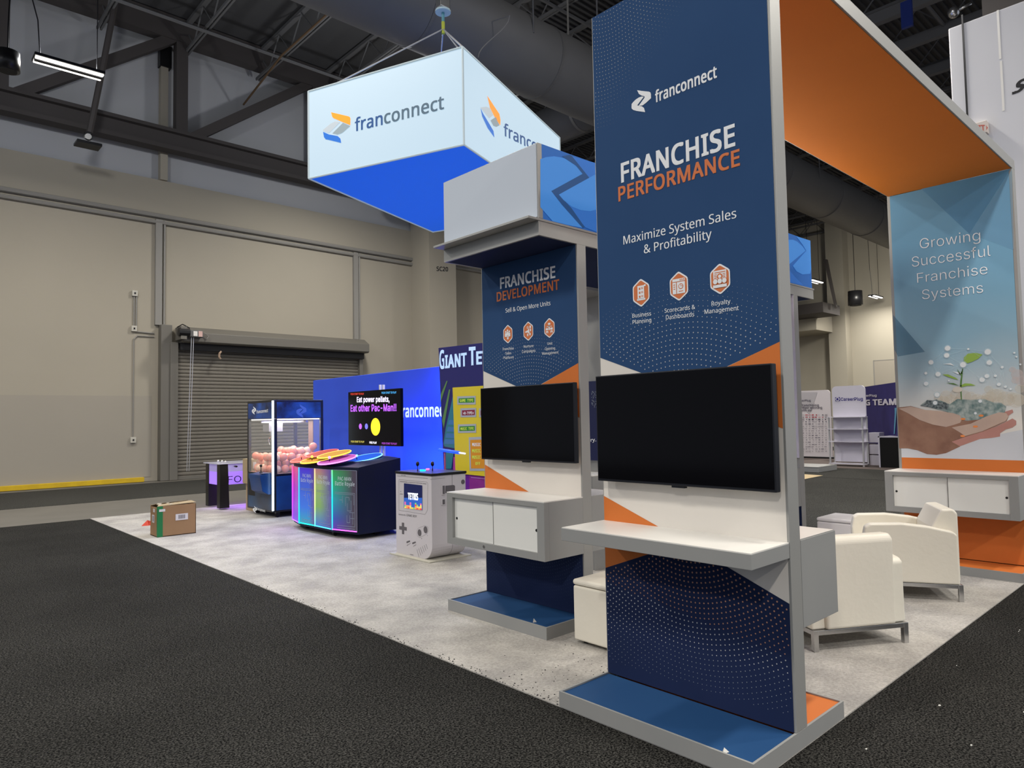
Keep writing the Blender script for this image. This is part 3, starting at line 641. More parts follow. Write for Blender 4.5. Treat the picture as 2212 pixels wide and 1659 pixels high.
poly(g, Pq, zz([(760, 1090), (960, 1050), (1120, 975), (1260, 930), (1335, 937), (1358, 975), (1330, 1020), (1240, 1060), (1080, 1130), (900, 1180), (860, 1150)]), SK2)
Pq = PC.lift(.0028)
poly(g, Pq, zz([(430, 855), (500, 800), (560, 805), (610, 795), (680, 820), (740, 845), (820, 790), (960, 800), (1100, 790), (1210, 830), (1280, 830), (1335, 870), (1320, 930), (1100, 1000), (920, 1020), (820, 990), (700, 920)]), SOILB)
Pq = PC.lift(.0034)
poly(g, Pq, zz([(430, 860), (470, 840), (500, 803), (550, 806), (600, 795), (640, 822), (690, 825), (730, 850), (720, 900), (640, 900), (540, 880)]), SOIL)
Pq = PC.lift(.004)
poly(g, Pq, zz([(200, 890), (330, 870), (480, 905), (620, 915), (780, 940), (850, 965), (868, 1000), (850, 1040), (790, 1060), (700, 1085), (560, 1060), (420, 1010), (300, 940)]), SK2)
for x, y in ((880, 1000), (1010, 1080), (875, 1180), (1070, 965)): Cc = PC.lift(.0046).px(*zz([(x, y)])[0]); g.disc(Cc, PC.U, PC.V, .022, .011, ORG, 10)
Pq = PC.lift(.0034)
poly(g, Pq, zz([(858, 800), (868, 800), (862, 680), (880, 470), (872, 465), (850, 600), (846, 660)]), LEAFD)
poly(g, Pq, zz([(885, 405), (890, 350), (930, 312), (1010, 303), (1085, 320), (1040, 365), (980, 395), (930, 412)]), LEAF)
poly(g, Pq, zz([(845, 650), (900, 625), (960, 628), (1015, 648), (930, 650), (870, 662)]), LEAF)
poly(g, Pq, zz([(660, 530), (720, 530), (800, 565), (835, 590), (760, 570), (700, 548)]), LEAF)
poly(g, Pq, zz([(840, 530), (815, 470), (850, 520), (880, 470), (860, 540)]), LEAFD)
poly(g, Pq, zz([(700, 620), (780, 622), (840, 650), (770, 635)]), LEAFD)
poly(g, Pq, zz([(665, 422), (750, 412), (790, 440), (740, 428)]), NODE); poly(g, Pq, zz([(770, 500), (890, 515), (830, 530)]), NODE)
nodes = [(717, 255, 26), (707, 330, 24), (541, 403, 23), (880, 428, 28), (1140, 293, 28), (1156, 405, 24), (616, 528, 24), (490, 628, 22), (1080, 587, 24), (1130, 548, 20), (1257, 635, 17), (606, 745, 24), (935, 263, 10), (1292, 455, 12), (487, 518, 14), (1220, 545, 12), (585, 830, 20), (1060, 812, 16), (1325, 660, 12), (1380, 685, 10), (1420, 303, 9), (1442, 345, 8), (1483, 425, 8), (1010, 940, 12), (730, 595, 9)]
Pn = PC.lift(.0052)
for (i, j) in ((0, 12), (1, 12), (12, 4), (0, 1), (0, 2), (1, 2), (1, 3), (12, 3), (4, 13), (2, 6), (6, 1), (2, 14), (14, 7), (7, 11), (5, 4), (5, 15), (5, 9), (3, 8), (5, 10), (13, 10), (13, 18), (12, 5), (6, 3)):
    a = PC.lift(.0048).px(*zz([nodes[i][:2]])[0]); b = PC.lift(.0048).px(*zz([nodes[j][:2]])[0]); dd = (b-a).normalized(); nn = dd.cross(PC.N)*.0013
    g.face([a-nn, b-nn, b+nn, a+nn], NODEH)
for x, y, r in nodes:
    c = Pn.px(*zz([(x, y)])[0]); s = r*.00098; g.disc(c-PC.N*.0003, PC.U, PC.V, s*1.35, s*1.35, NODEH, 14); g.disc(c, PC.U, PC.V, s, s, NODE, 14)
c = Pn.px(*zz([(820, 690)])[0]); g.disc(c-PC.N*.0012, PC.U, PC.V, .045, .03, GLO, 14)
g.build('seedling_print', arch, label='printed hand with soil, seedling and linked white dots')
g = MB()
for s, bl, br, h in (('Growing', (1987.4, 537.7), (2117.8, 519), 22), ('Successful', (1970.2, 577), (2139.9, 552.5), 22), ('Franchise', (1981.6, 611.2), (2133.5, 591.6), 21), ('Systems', (1992.2, 647), (2123.9, 632.0), 21)):
    text(g, PC.lift(.004), s, bl, br, h, mat('bright_white_letter', (.9, .92, .94), .6), 'helv', -.008)
g.build('white_lettering', arch)
# hanging cabinet on the far leg
def slide_cabinet(parent, x0, x1, y0, y1, z0, z1, keyl=True):
    g = MB()
    g.box(x0+.051, x1-.001, y0, y0+.012, z0, z1-.007, ALUD); g.box(x0+.051, x1-.001, y1-.012, y1, z0, z1-.007, ALUD); g.box(x0+.051, x1-.001, y0+.0125, y1-.0125, z0+.001, z0+.02, ALUD)
    g.box(x0+.12, x1-.001, y0+.0125, y1-.0125, z0+.021, z1-.012, ALUD)
    g.box(x0, x0+.05, y0, y0+.075, z0, z1-.007, ALUD); g.box(x0, x0+.05, y1-.075, y1, z0, z1-.007, ALUD); g.box(x0, x0+.05, y0+.0755, y1-.0755, z0, z0+.055, ALUD); g.box(x0, x0+.05, y0+.0755, y1-.0755, z1-.04, z1-.007, ALUD)
    cb = g.build('cabinet_case', parent)
    g = MB(); g.box(x0, x1, y0, y1, z1-.006, z1+.002, WHITE); g.build('cabinet_top', parent)
    yc = (y0+y1)/2
    for a, b, dx, hole in ((yc-.006, y1-.075, .028, y1-.10), (y0+.075, yc+.006, .02, y0+.10)):
        g = MB(); g.box(x0+dx, x0+dx+.008, a, b, z0+.055, z1-.04, DOORW); d_ = g.build('sliding_door', parent)
        g = MB(); e_ = a if a > y0+.08 else b; g.box(x0+dx-.0015, x0+dx-.0002, e_-.0025, e_+.0025, z0+.056, z1-.041, mat('door_edge_shadow_gap', (.12, .12, .11), .7)); g.build('door_edge', d_)
        g = MB(); zc = (z0+z1)/2; g.tube((x0+dx-.002, hole, zc), (x0+dx+.004, hole, zc), .011, BLACK, 10); o = g.build('finger_hole', d_)
    g = MB(); g.tube((x0-.004, yc+.1, z0+.028), (x0+.01, yc+.1, z0+.028), .012, CHROME, 10); g.build('lock', parent)
slide_cabinet(arch, 7.80, XC, YA0, YA1, .57, .983)
rim(arch, 7.80, 8.75, YA0-.001, YA1+.001, .006, ZP, ALUD)
g = MB(); g.box(7.812, 8.74, YA0+.012, YA1-.012, .01, ZP-.008, PORANGE); g.build('orange_platform_top', arch)

# television builder
def tv(label, X, y0, y1, z0, z1, grp='wall televisions of the booth', wallx=None):
    t = thing('television', label, 'television', (X+.03, (y0+y1)/2, z0), group=grp)
    g = MB(); g.box(X, X+.045, y0, y1, z0, z1, BEZEL); g.build('bezel', t, bevel=.004)
    g = MB(); g.box(X-.0015, X, y0+.008, y1-.008, z0+.014, z1-.008, SCREEN); g.build('screen', t)
    g = MB(); g.box(X+.005, X+.03, (y0+y1)/2-.04, (y0+y1)/2+.04, z0-.01, z0, BEZEL); g.build('sensor_tab', t)
    g = MB(); yc = (y0+y1)/2; zc = (z0+z1)/2; g.box(X+.04, (wallx or X+.1), yc-.25, yc+.25, zc-.15, zc+.15, BLACK); g.build('wall_bracket', t)
tv('large black television on the navy panel above the grey shelf', XA-.09, 1.585, 2.683, 1.226, 1.842, wallx=XA-.003)

# ---- tower B with header
XB, XB2, YB0, YB1 = 4.022, 4.124, 3.572, 4.726
XN, XN2 = 3.602, 8.217
hdr = thing('booth_header', 'booth header structure with franchise development panel, sliding cabinet and blue lightbox fascia', 'exhibition frame', (XB, YB0, 0))
ZS = 2.952
for (a, b) in ((XB, XB2), (7.70, 7.80)):
    g = MB(); g.box(a, b, YB0, YB0+.03, .09, ZS, ALU); g.box(a, b, YB1-.03, YB1, .09, ZS, ALU); g.box(a+.006, b-.004, YB0+.031, YB1-.031, .09, ZS-.001, ALUD); g.build('leg_frame', hdr, bevel=.002)
rim(hdr, XN, XN2, YB0, YB1, ZS, 3.059, ALU, .02, 'fascia')
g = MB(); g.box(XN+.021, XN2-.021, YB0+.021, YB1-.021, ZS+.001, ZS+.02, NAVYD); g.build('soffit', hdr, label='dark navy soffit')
g = MB(); g.box(3.494, XN2+.02, YB0-.004, YB1+.004, 3.06, 3.078, ALU); g.build('top_slab', hdr, bevel=.002)
LB = mat('lightbox_fabric_faint_glow', (.50, .55, .62), .7, emit=(.5, .6, .72), es=.05)  # panel is switched off; a faint glow is added to its colour
g = MB(); g.box(XN+.005, XN+.05, YB0, YB1, 3.08, 3.65, ALU); g.build('lightbox_frame', hdr, bevel=.003)
g = MB(); g.box(XN-.002, XN+.005, YB0+.012, YB1-.012, 3.09, 3.642, LB); g.build('lightbox_panel', hdr, label='blank pale lightbox panel')
LBB = mat('blue_lit_fabric', (.015, .10, .36), .6, emit=(.015, .12, .42), es=.35)
LBL = mat('light_blue_lit_fabric', (.04, .19, .52), .6, emit=(.05, .24, .68), es=.38); LBK = mat('mid_blue_lit_fabric', (.012, .07, .22), .6, emit=(.012, .08, .26), es=.2); LBM = mat('sky_blue_lit_fabric', (.022, .13, .46), .6, emit=(.03, .18, .62), es=.3)
g = MB(); g.box(XN+.05, 8.186, YB0+.002, YB0+.04, 3.08, 3.65, LBB); g.box(8.15, 8.186, YB0, YB1, 3.08, 3.65, LBB); g.box(XN+.05, 8.186, YB1-.04, YB1, 3.08, 3.65, LBB); g.build('blue_lightbox', hdr)
g = MB(); PB_ = Pl((0, YB0, 0), (0, -1, 0), (1, 0, 0), .001)
def z2(pts): return [(640+x/2.962, y/2.962) for x, y in pts]
poly(g, PB_, z2([(1562, 1018), (1600, 1005), (1650, 1000), (1710, 1010), (1760, 1035), (1800, 1070), (1832, 1112), (1632, 1222), (1700, 1300), (1790, 1400), (1832, 1458), (1740, 1440), (1640, 1415), (1562, 1325)]), LBL)
poly(g, PB_.lift(.001), z2([(1750, 990), (1765, 1000), (1875, 1137), (1680, 1245), (1760, 1330), (1845, 1452), (1832, 1458), (1700, 1310), (1632, 1222), (1832, 1112), (1790, 1060), (1700, 1000)]), LBK)
poly(g, PB_.lift(.0006), z2([(1765, 1000), (1940, 1050), (1960, 1500), (1850, 1455), (1680, 1245), (1875, 1137)]), LBM)
poly(g, PB_.lift(.0016), z2([(1680, 1245), (1870, 1140), (1960, 1090), (1960, 1330), (1880, 1352), (1820, 1345), (1760, 1320), (1710, 1280)]), LBL)
def z6(pts): return [(1660+x/3.949, 480+y/3.949) for x, y in pts]
poly(g, PB_.lift(.001), z6([(60, 240), (120, 170), (165, 150), (210, 150), (245, 165), (290, 205), (318, 243), (185, 352), (130, 400), (60, 380)]), LBL)
poly(g, PB_.lift(.0006), z6([(235, 118), (357, 157), (365, 400), (355, 440), (290, 446), (240, 420), (208, 372), (322, 243), (290, 190)]), LBL)
poly(g, PB_.lift(.0004), z6([(170, 400), (230, 470), (300, 540), (180, 512), (120, 495), (120, 380)]), LBM)
g.build('blue_logo_print', hdr)
area('soffit_fill', (5.9, 3.62, 3.70), 4.2, .2, 62, (1, .92, .74), rot=(math.radians(-148), 0, 0))  # unseen uplight added over the header to brighten the orange soffit
g = MB(); graphic(g, XB, YB0+.012, YB1-.01, ZS-.002, .09, .07); g.build('printed_panel', hdr, label='navy panel with orange and white angles')
PBt = Pl((XB, 0, 0), (-1, 0, 0), (0, -1, 0), .0045)
def z1(x, y): return (900+x/3.770, 440+y/3.770)
g = MB()
text(g, PBt, 'FRANCHISE', z1(680, 692), z1(1130, 600), 22.6, LETW, 'sans', .03)
text(g, PBt, 'Sell & Open More Units', z1(724, 888), z1(1090, 826), 9.0, LETW, 'sans', .006)
for s, bl, br, h in (('Franchise', (702, 1194), (791, 1187), 5.4), ('Sales', (723, 1229), (771, 1225), 5.2), ('Platform', (707, 1265), (790, 1260), 5.3), ('Nurture', (872, 1174), (952, 1167), 5.6), ('Campaigns', (857, 1215), (968, 1206), 5.7), ('Unit', (1065, 1150), (1106, 1147), 5.6), ('Opening', (1045, 1193), (1128, 1186), 5.6), ('Management', (1023, 1231), (1155, 1220), 5.6)):
    text(g, PBt, s, z1(*bl), z1(*br), h, LETW, 'sans', .008, res=2)
g.build('white_lettering', hdr)
g = MB(); text(g, PBt, 'DEVELOPMENT', z1(653, 797), z1(1163, 695), 19.2, PORL, 'sans', .026); g.build('orange_lettering', hdr)
icons(hdr, PBt, [z1(743, 1062), z1(909, 1038), z1(1081, 1012)], [20.5, 21.2, 22], ['team', 'horn', 'tree'])
orgB = Vector((XB-.0036, YB1, 0)); PDB = Pl((XB, 0, 0), (-1, 0, 0), (0, -1, 0), .0042)
g = MB()
dots(g, PDB, orgB, (.576, 1.22), .3, 1.2, .0285, [(.02, 2.05), (.576, 1.845), (1.13, 2.05), (1.13, 2.43), (.02, 2.43)],
     lambda u, v, r: .0036*max(0, min(1, (2.36-v+.10*math.sin(u*3))/.35)), DOTB)
dots(g, PDB, orgB, (.576, 1.32), .28, 1.3, .0262, [(.01, .76), (.576, .97), (1.13, .76), (1.13, .1), (.01, .1)], lambda u, v, r: .0010+.004*max(0, min(1, (v-.15)/.6)), DOTD)
g.build('dot_print', hdr, kind='stuff')
slide_cabinet(hdr, 3.598, XB, YB0, YB1, .562, .99)
g = MB(); g.box(XB2, 4.53, YB0, YB1, .562, .985, ALUD); g.box(XB2, 4.53, YB0+.004, YB1-.004, .985, .99, WHITE); g.build('back_cabinet', hdr, bevel=.002)
rim(hdr, 3.598, 4.55, YB0-.001, YB1+.001, .006, .096, ALUD)
g = MB(); g.box(3.61, 4.54, YB0+.012, YB1-.012, .01, .088, BLUEF); g.build('blue_platform_top', hdr)
# far header leg graphic
g = MB(); LV = mat('lilac_print', (.42, .42, .55), .6, noise=(2, (.62, .58, .66), .3)); g.box(7.688, 7.70, YB0+.004, YB1-.01, 1.1, ZS, LV); g.box(7.688, 7.70, YB0+.004, YB1-.01, .1, .56, NAVYD); g.build('far_leg_panel', hdr, label='pale lilac printed panel')
g = MB(); 
for r_ in (.12,):
    c = Vector((7.684, YB0+.16, 2.35))
    for i in range(20): g.tube(c+Vector((0, r_*math.cos(i*pi/10), r_*math.sin(i*pi/10))), c+Vector((0, r_*math.cos((i+1)*pi/10), r_*math.sin((i+1)*pi/10))), .006, WHITE, 4)
g.build('ring_print', hdr)
g = MB(); g.box(7.30, 7.70, YB0, YB1, .562, .985, ALUD); g.build('far_cabinet', hdr, bevel=.002)
tv('black television on the middle navy panel above the white sliding cabinet', XB-.09, 3.561, 4.659, 1.251, 1.869, wallx=XB-.003)

# second header stand seen in the gap
def stand2():
    q0 = at(1262, 625, Z=3.07); d = Vector((q0.x, q0.y, 0)).normalized(); x0 = 5.95; t = x0/ray(1266, 900).x
    yr = 4.80; yl = 5.45
    s = thing('header_stand', 'navy screen stand with white lightbox seen in the gap between the two navy panels', 'exhibition stand', (x0, yr, 0))
    g = MB(); g.box(x0, x0+.1, yr, yl, .006, 2.95, ALU); g.build('leg_frame', s)
    g = MB(); g.box(x0-.04, x0, yr+.02, yl-.02, 1.12, 2.0, mat('navy_screen', (.006, .008, .03), .3, emit=(.01, .012, .045), es=.5)); g.build('screen', s)
    g = MB(); PS = Pl((x0-.045, 0, 0), (-1, 0, 0), (0, -1, 0), .002); text(g, PS, 'ry.', (1276, 954), (1288, 953), 7, LETW, 'sans', .02)
    for i in range(60): 
        c = PS.px(1278+random.random()*10, 845+random.random()*35); r = random.uniform(.002, .007); g.disc(c, PS.U, PS.V, r, r, DOTW, 6)
    g.build('screen_print', s)
    g = MB(); g.box(x0-.38, x0, yr, yl, .006, .98, ALUD); g.box(x0-.38, x0, yr, yl, .98, .99, WHITE); g.build('cabinet', s)
    g = MB(); g.box(x0-.42, x0+.6, yr, yl, 2.95, 3.06, ALU); g.build('fascia', s)
    g = MB(); g.box(x0-.40, x0+.6, yr, yl, 3.08, 3.3, mat('white_lit', (.7, .75, .8), .6, emit=(.8, .9, .95), es=.5)); g.build('lightbox', s)
stand2()

# ================================================================== HANGING SIGN
ang = math.radians(21.16); k = 1.08
sc = Vector((5.34165*k, 6.5679*k, 1.6+3.40025*k)); L1 = 3.1947*k; L2 = 2.5*k; H = 1.2451*k
e1 = Vector((math.cos(ang), math.sin(ang), 0)); e2 = Vector((-math.sin(ang), math.cos(ang), 0)); ez = Vector((0, 0, 1))
sign = thing('hanging_sign', 'big glowing white box sign with blue underside hanging over the booth', 'hanging sign', sc)
SW = mat('lit_white_fabric', (.25, .27, .29), .6, emit=(.34, .49, .60), es=1.0)
SBL = mat('lit_blue_underside', (.01, .08, .4), .6, emit=(.005, .075, .52), es=1.0)
def quad(name, a, u, v, t, m, n, bevel=0):
    g = MB(); g.prism([a, a+u, a+u+v, a+v], n*t, m); return g.build(name, sign, bevel=bevel)
quad('side_panel', sc+e2*.015+ez*.015, e2*(L2-.03), ez*(H-.03), .02, SW, e1)
quad('side_panel', sc+e1*.015+ez*.015, e1*(L1-.03), ez*(H-.03), .02, SW, e2)
quad('side_panel', sc+e2*L2+e1*.015+ez*.015, e1*(L1-.03), ez*(H-.03), .02, SW, -e2)
quad('side_panel', sc+e1*L1+e2*.015+ez*.015, e2*(L2-.03), ez*(H-.03), .02, SW, -e1)
quad('underside', sc+e1*.02+e2*.02, e1*(L1-.04), e2*(L2-.04), .01, SBL, ez)
g = MB()
cs = [sc, sc+e1*L1, sc+e1*L1+e2*L2, sc+e2*L2]
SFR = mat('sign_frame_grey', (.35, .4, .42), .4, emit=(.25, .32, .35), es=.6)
for i in range(4):
    a, b = cs[i], cs[(i+1) % 4]
    for z in (0, H): g.tube(a+ez*z, b+ez*z, .014, SFR, 6)
    g.tube(a, a+ez*H, .016, SFR, 6)
g.build('edge_frame', sign)
PS1 = Pl(sc, -e1, -e2, .004); PS2 = Pl(sc, -e2, e1, .004)
LG = dict(o=mat('sign_orange', (.75, .25, .02), .6, emit=(.75, .22, .01), es=.75), w=mat('sign_silver', (.3, .33, .36), .6, emit=(.38, .44, .48), es=.7), g=mat('sign_grey', (.2, .25, .28), .6, emit=(.2, .25, .27), es=.6), b=mat('sign_blue', (.01, .10, .42), .6, emit=(.01, .12, .45), es=.7))
SLET = mat('sign_letter_grey', (.05, .09, .13), .6, emit=(.05, .09, .13), es=.6); SLB = mat('sign_letter_blue', (.01, .05, .16), .6, emit=(.01, .06, .2), es=.6)
g = MB(); logo(g, PS1, (698.0, 318.2), (757.3, 303.1), 71.2, LG)
A0 = z2([(375, 840)])[0]; A1 = z2([(553, 797)])[0]; A2 = z2([(945, 695)])[0]
text(g, PS1, 'fran', A0, A1, 27, SLB, 'sans', .018); text(g, PS1, 'connect', z2([(562, 794)])[0], A2, 28, SLET, 'sans', .018)
g.build('logo_lettering', sign)
g = MB()
for kk, pts in dict(o=[(1222, 612), (1300, 730), (1307, 770), (1305, 803), (1270, 750), (1240, 690)], w=[(1178, 688), (1215, 682), (1240, 692), (1262, 735), (1235, 757)], g=[(1243, 770), (1278, 748), (1300, 803), (1280, 812), (1262, 805)], b=[(1180, 692), (1195, 725), (1240, 800), (1262, 838), (1268, 880), (1225, 820), (1190, 745)]).items():
    poly(g, PS2, z2(pts), LG[kk])
text(g, PS2, 'franconnect', z2([(1328, 866)])[0], z2([(1700, 1050)])[0], 26, SLB, 'sans', .015)
g.build('logo_lettering', sign)
apx = (cs[0]+cs[2])/2; apx.z = at(956, 62, Y=apx.y).z
g = MB()
for a in (cs[3]*.8+cs[0]*.2, cs[0], cs[1]*.97+cs[2]*.03, cs[2], (cs[0]+cs[1])*.5+e2*.3):
    p_ = a.copy(); p_.z = sc.z+H; g.tube(p_, apx, .012, WIRE, 5)
g.build('sling_cable', sign)
ho = thing('chain_hoist', 'silver chain hoist holding the glowing sign', 'hoist', apx)
YG = mat('yellow_green_sling', (.45, .5, .05), .6)
g = MB(); g.path([apx+Vector((0, 0, -.08)), apx+Vector((0, 0, .12))], .03, YG); g.tube(apx+Vector((0, 0, .12)), apx+Vector((0, 0, .3)), .025, mat('teal_hook', (.1, .3, .35), .4)); g.build('hook', ho)
g = MB(); g.tube(apx+Vector((0, 0, .28)), apx+Vector((0, 0, .31)), .13, mat('pale_blue_disc', (.5, .65, .72), .4), 20); g.build('disc_guard', ho)
g = MB(); z = apx.z; g.box(apx.x-.1, apx.x+.1, apx.y-.08, apx.y+.08, z+.33, z+.55, CHROME); g.build('motor_body', ho, bevel=.02)
g = MB(); g.tube(apx+Vector((0, 0, .55)), (apx.x, apx.y, 13.5), .015, WIRE, 5); g.build('chain', ho)
# the glow it casts
for a, u, n_ in ((sc, e2*L2, -e1), (sc, e1*L1, -e2)): pass

# ================================================================== ARCADE CORNER
NEON = {}
def neon(name, c, es=3.0):
    return mat('neon_'+name, c, .4, emit=c, es=es)
# --- blue backdrop
BD = mat('blue_backdrop_fabric', (.022, .065, .50), .65, noise=(.5, (.028, .09, .66), .25))
bd = thing('backdrop_wall', 'blue fabric backdrop wall behind the arcade machines', 'backdrop', (6.6, 10, 0))
g = MB(); g.box(6.6, 6.72, 6.6, 13.08, .006, 2.445, BD); g.build('fabric', bd, bevel=.01)
PBD = Pl((6.6, 0, 0), (-1, 0, 0), (0, -1, 0), .003)
g = MB()
A = PBD.px(867, 901); B = PBD.px(953, 899); T_ = PBD.px(867, 876); 
text(g, PBD, 'franconnect', (862, 901), (966, 899.0), 25, mat('backdrop_letter', (.8, .85, .9), .6, emit=(.6, .75, .95), es=.35), 'sans', .03)
g.build('white_lettering', bd)
area('backdrop_blue_fill', (6.05, 8.9, .9), .3, 2.0, 60, (.04, .12, 1), rot=(math.radians(0), math.radians(-105), 0))  # unseen blue lights added to brighten the right part of the backdrop
area('backdrop_blue_fill', (6.3, 8.2, 2.3), .1, .8, 30, (.04, .12, 1), rot=(0, math.radians(-60), 0))
# --- block puzzle display
td = thing('puzzle_game_display', 'tall arcade display with silver block title and yellow menu panel', 'arcade display', (6.0, 7.4, 0))
TDM = mat('deep_violet_panel', (.02, .02, .13), .3); 
g = MB(); yl = 8.03; yr = 6.0
g.prism([(6.0, yl, 2.635), (6.0, yr, 2.6), (6.0, yr, .25), (6.0, yl-.12, .25)], (.14, 0, 0), TDM); g.build('cabinet_board', td)
g = MB(); g.box(5.98, 6.3, yr, yl-.15, 0, .3, mat('blue_skirt', (.008, .02, .25), .6)); g.build('base', td)
PT = Pl((6.0, 0, 0), (-1, 0, 0), (0, -1, 0), .003)
def zt(x, y): return (930+x/5.03, 730+y/5.03)
g = MB(); TG = mat('teal_streak_print', (.03, .18, .25), .3); TGG = mat('green_streak_print', (.10, .22, .08), .3); PU = mat('violet_print', (.14, .02, .28), .3); BLK = mat('blue_block_print', (.05, .18, .42), .3)
poly(g, PT, [zt(108, 620), zt(175, 465), zt(185, 470), zt(110, 700)], TGG); poly(g, PT, [zt(125, 900), zt(200, 560), zt(215, 560), zt(145, 980)], TGG)
poly(g, PT, [zt(140, 1150), zt(165, 980), zt(250, 600), zt(262, 900), zt(262, 1200), zt(150, 1180)], TG)
for i, y in enumerate((890, 965, 1035, 1100)): poly(g, PT.lift(.001), [zt(205-i*16, y), zt(258, y+3), zt(258, y+55), zt(190-i*14, y+52)], BLK)
poly(g, PT, [zt(150, 1230), zt(250, 1250), zt(225, 1420), zt(155, 1425)], TG); poly(g, PT, [zt(250, 1290), zt(275, 1300), zt(270, 1440), zt(245, 1430)], mat('magenta_streak', (.4, .05, .3), .3))
poly(g, PT, [zt(372, 1482), zt(600, 1500), zt(600, 1700), zt(372, 1700)], PU)
poly(g, PT.lift(.001), [zt(420, 1495), zt(600, 1510), zt(600, 1700), zt(425, 1700)], mat('magenta_print', (.25, .03, .25), .3))
poly(g, PT.lift(.002), [zt(438, 1512), zt(600, 1528), zt(600, 1534), zt(438, 1518)], mat('lilac_line', (.5, .3, .7), .4))
g.build('printed_art', td)
YE = mat('yellow_panel', (.62, .50, .03), .25, noise=(1.5, (.66, .54, .05), .3))
g = MB(); A = PT.px(*zt(253, 540)); B = PT.px(*zt(600, 510)); C_ = PT.px(*zt(285, 1470)); g.prism([(5.975, A.y, A.z), (5.975, 6.35, A.z-.01), (5.975, 6.35, C_.z-.02), (5.975, C_.y, C_.z)], (.022, 0, 0), YE); g.build('yellow_panel', td)
PY = Pl((5.975, 0, 0), (-1, 0, 0), (0, -1, 0), .003)
SLV = mat('silver_print', (.42, .46, .52), .35, .2); GRN = mat('green_plate_print', (.03, .22, .03), .4); MAR = mat('maroon_plate_print', (.22, .02, .05), .4); ORP = mat('orange_plate_print', (.62, .26, .02), .4); LIM = mat('lime_letter', (.6, .8, .1), .5)
g = MB()
for x0, x1, y0, y1, m_, s_, c_ in ((290, 490, 635, 725, GRN, 'GAME TYPE', LIM), (325, 495, 765, 862, MAR, '>B-TYPE<', LETW), (298, 495, 940, 1032, GRN, 'MUSIC TYPE', LIM), (527, 700, 765, 862, MAR, '', LETW)):
    poly(g, PY, [zt(x0, y0), zt(x1, y0-6), zt(x1, y1-2), zt(x0, y1)], SLV); poly(g, PY.lift(.001), [zt(x0+16, y0+22), zt(x1-14, y0+15), zt(x1-14, y1-24), zt(x0+16, y1-20)], m_)
    if s_: text(g, PY.lift(.002), s_, zt(x0+28, y1-30), zt(x1-26, y1-34), 5.6, c_, 'mono', .03, res=2)
poly(g, PY, [zt(415, 1080), zt(640, 1070), zt(640, 1445), zt(425, 1445)], SLV); poly(g, PY.lift(.001), [zt(430, 1108), zt(640, 1100), zt(640, 1418), zt(440, 1418)], ORP)
for s_, y in (('MUSIC', 1175), ('MUSIC', 1243), ('MUSIC', 1312)): text(g, PY.lift(.002), s_, zt(452, y), zt(545, y), 6.5, LETW if y < 1200 else LIM, 'mono', .03, res=2)
text(g, PY.lift(.002), 'OFF', zt(488, 1380), zt(540, 1380), 6, LIM, 'mono', .03, res=2)
g.build('menu_print', td)
g = MB(); TL = mat('glossy_title_letter', (.45, .6, .8), .3, emit=(.3, .45, .7), es=.6)
text(g, PT.lift(.004), 'G', zt(98, 333), zt(150, 328), 38, TL, 'sans', .03)
text(g, PT.lift(.004), 'IANT', zt(157, 325), zt(395, 300), 26, TL, 'sans', .045); text(g, PT.lift(.004), 'T', zt(418, 290), zt(492, 285), 36, TL, 'sans', .05); text(g, PT.lift(.004), 'ETRIS', zt(497, 284), zt(860, 262), 26, TL, 'sans', .045)
g.build('title_lettering', td)
l = MB(); l.smooth = True; q = at(992, 978, X=5.5); l.tube(q, q+Vector((.0, .42, .03)), .02, neon('blue_tip', (.01, .06, 1), 1.6), 8)
l.tube(q, q+Vector((0, -.12, -.008)), .010, neon('white_tip', (.45, .5, 1), 2), 8); l.tube((q.x, q.y+.3, .006), (q.x, q.y+.3, q.z), .012, mat('dark_pink_post', (.2, .02, .1), .4)); one(l, 'light_wand', 'glowing blue light wand before the yellow menu panel', 'light')
# --- handheld-shaped cabinet
GBX = mat('handheld_grey_shell', (.54, .51, .53), .45, noise=(2, (.56, .53, .55), .3)); GBS = mat('printed_grey', (.11, .10, .11), .5); GBL = mat('printed_line_grey', (.22, .21, .22), .5)
gb = thing('retro_game_cabinet', 'light grey arcade cabinet shaped like a handheld console on a thin base plate', 'arcade cabinet', (4.9, 6.8, 0))
x0, xm, x1, y0, y1 = 4.67, 4.97, 5.165, 6.415, 7.14
def gbprof(x, z0=.02, z1=.965, r=.17):
    pts = [(x, y1, z1), (x, y1, z0+.0)]
    for i in range(9): a = pi/2*i/8; pts.append((x, y0+r-r*math.sin(a), z0+r-r*math.cos(a)))
    return pts+[(x, y0, z1)]
g = MB(); g.prism(gbprof(x0), (xm-x0-.006, 0, 0), GBX); g.build('front_shell', gb, bevel=.004)
g = MB(); g.prism(gbprof(xm), (x1-xm, 0, 0), GBX); g.build('rear_shell', gb, bevel=.004)
g = MB(); g.box(x0-.005, x1+.01, y0-.008, y1+.005, .965, .995, BLACK); g.build('control_deck', gb, bevel=.003)
g = MB(); g.box(x0-.06, x1+.05, y0-.03, y1+.06, .006, .022, mat('cream_base_plate', (.5, .48, .4), .5)); g.build('base_plate', gb, bevel=.004)
def z8(x, y): return (840+x/6.914, 990+y/6.914)
for px_ in (430, 652):
    q = at(*z8(px_, 190), Z=.997); g = MB(); g.smooth = True; g.tube(q, q+Vector((0, 0, .06)), .006, BLACK); g.sphere(q+Vector((0, 0, .085)), .022, BLACK, sc=(1, 1, 1.4)); g.build('joystick', gb)
for px_, c_, nm in ((490, (.0, .8, 1), 'cyan'), (522, (.0, .8, 1), 'cyan'), (580, (1, .1, .4), 'pink')):
    q = at(*z8(px_, 185 if px_ < 560 else 168), Z=.997); g = MB(); g.tube(q, q+Vector((0, 0, .012)), .022, neon('button_'+nm, c_, 3), 12); g.build('lit_button', gb)
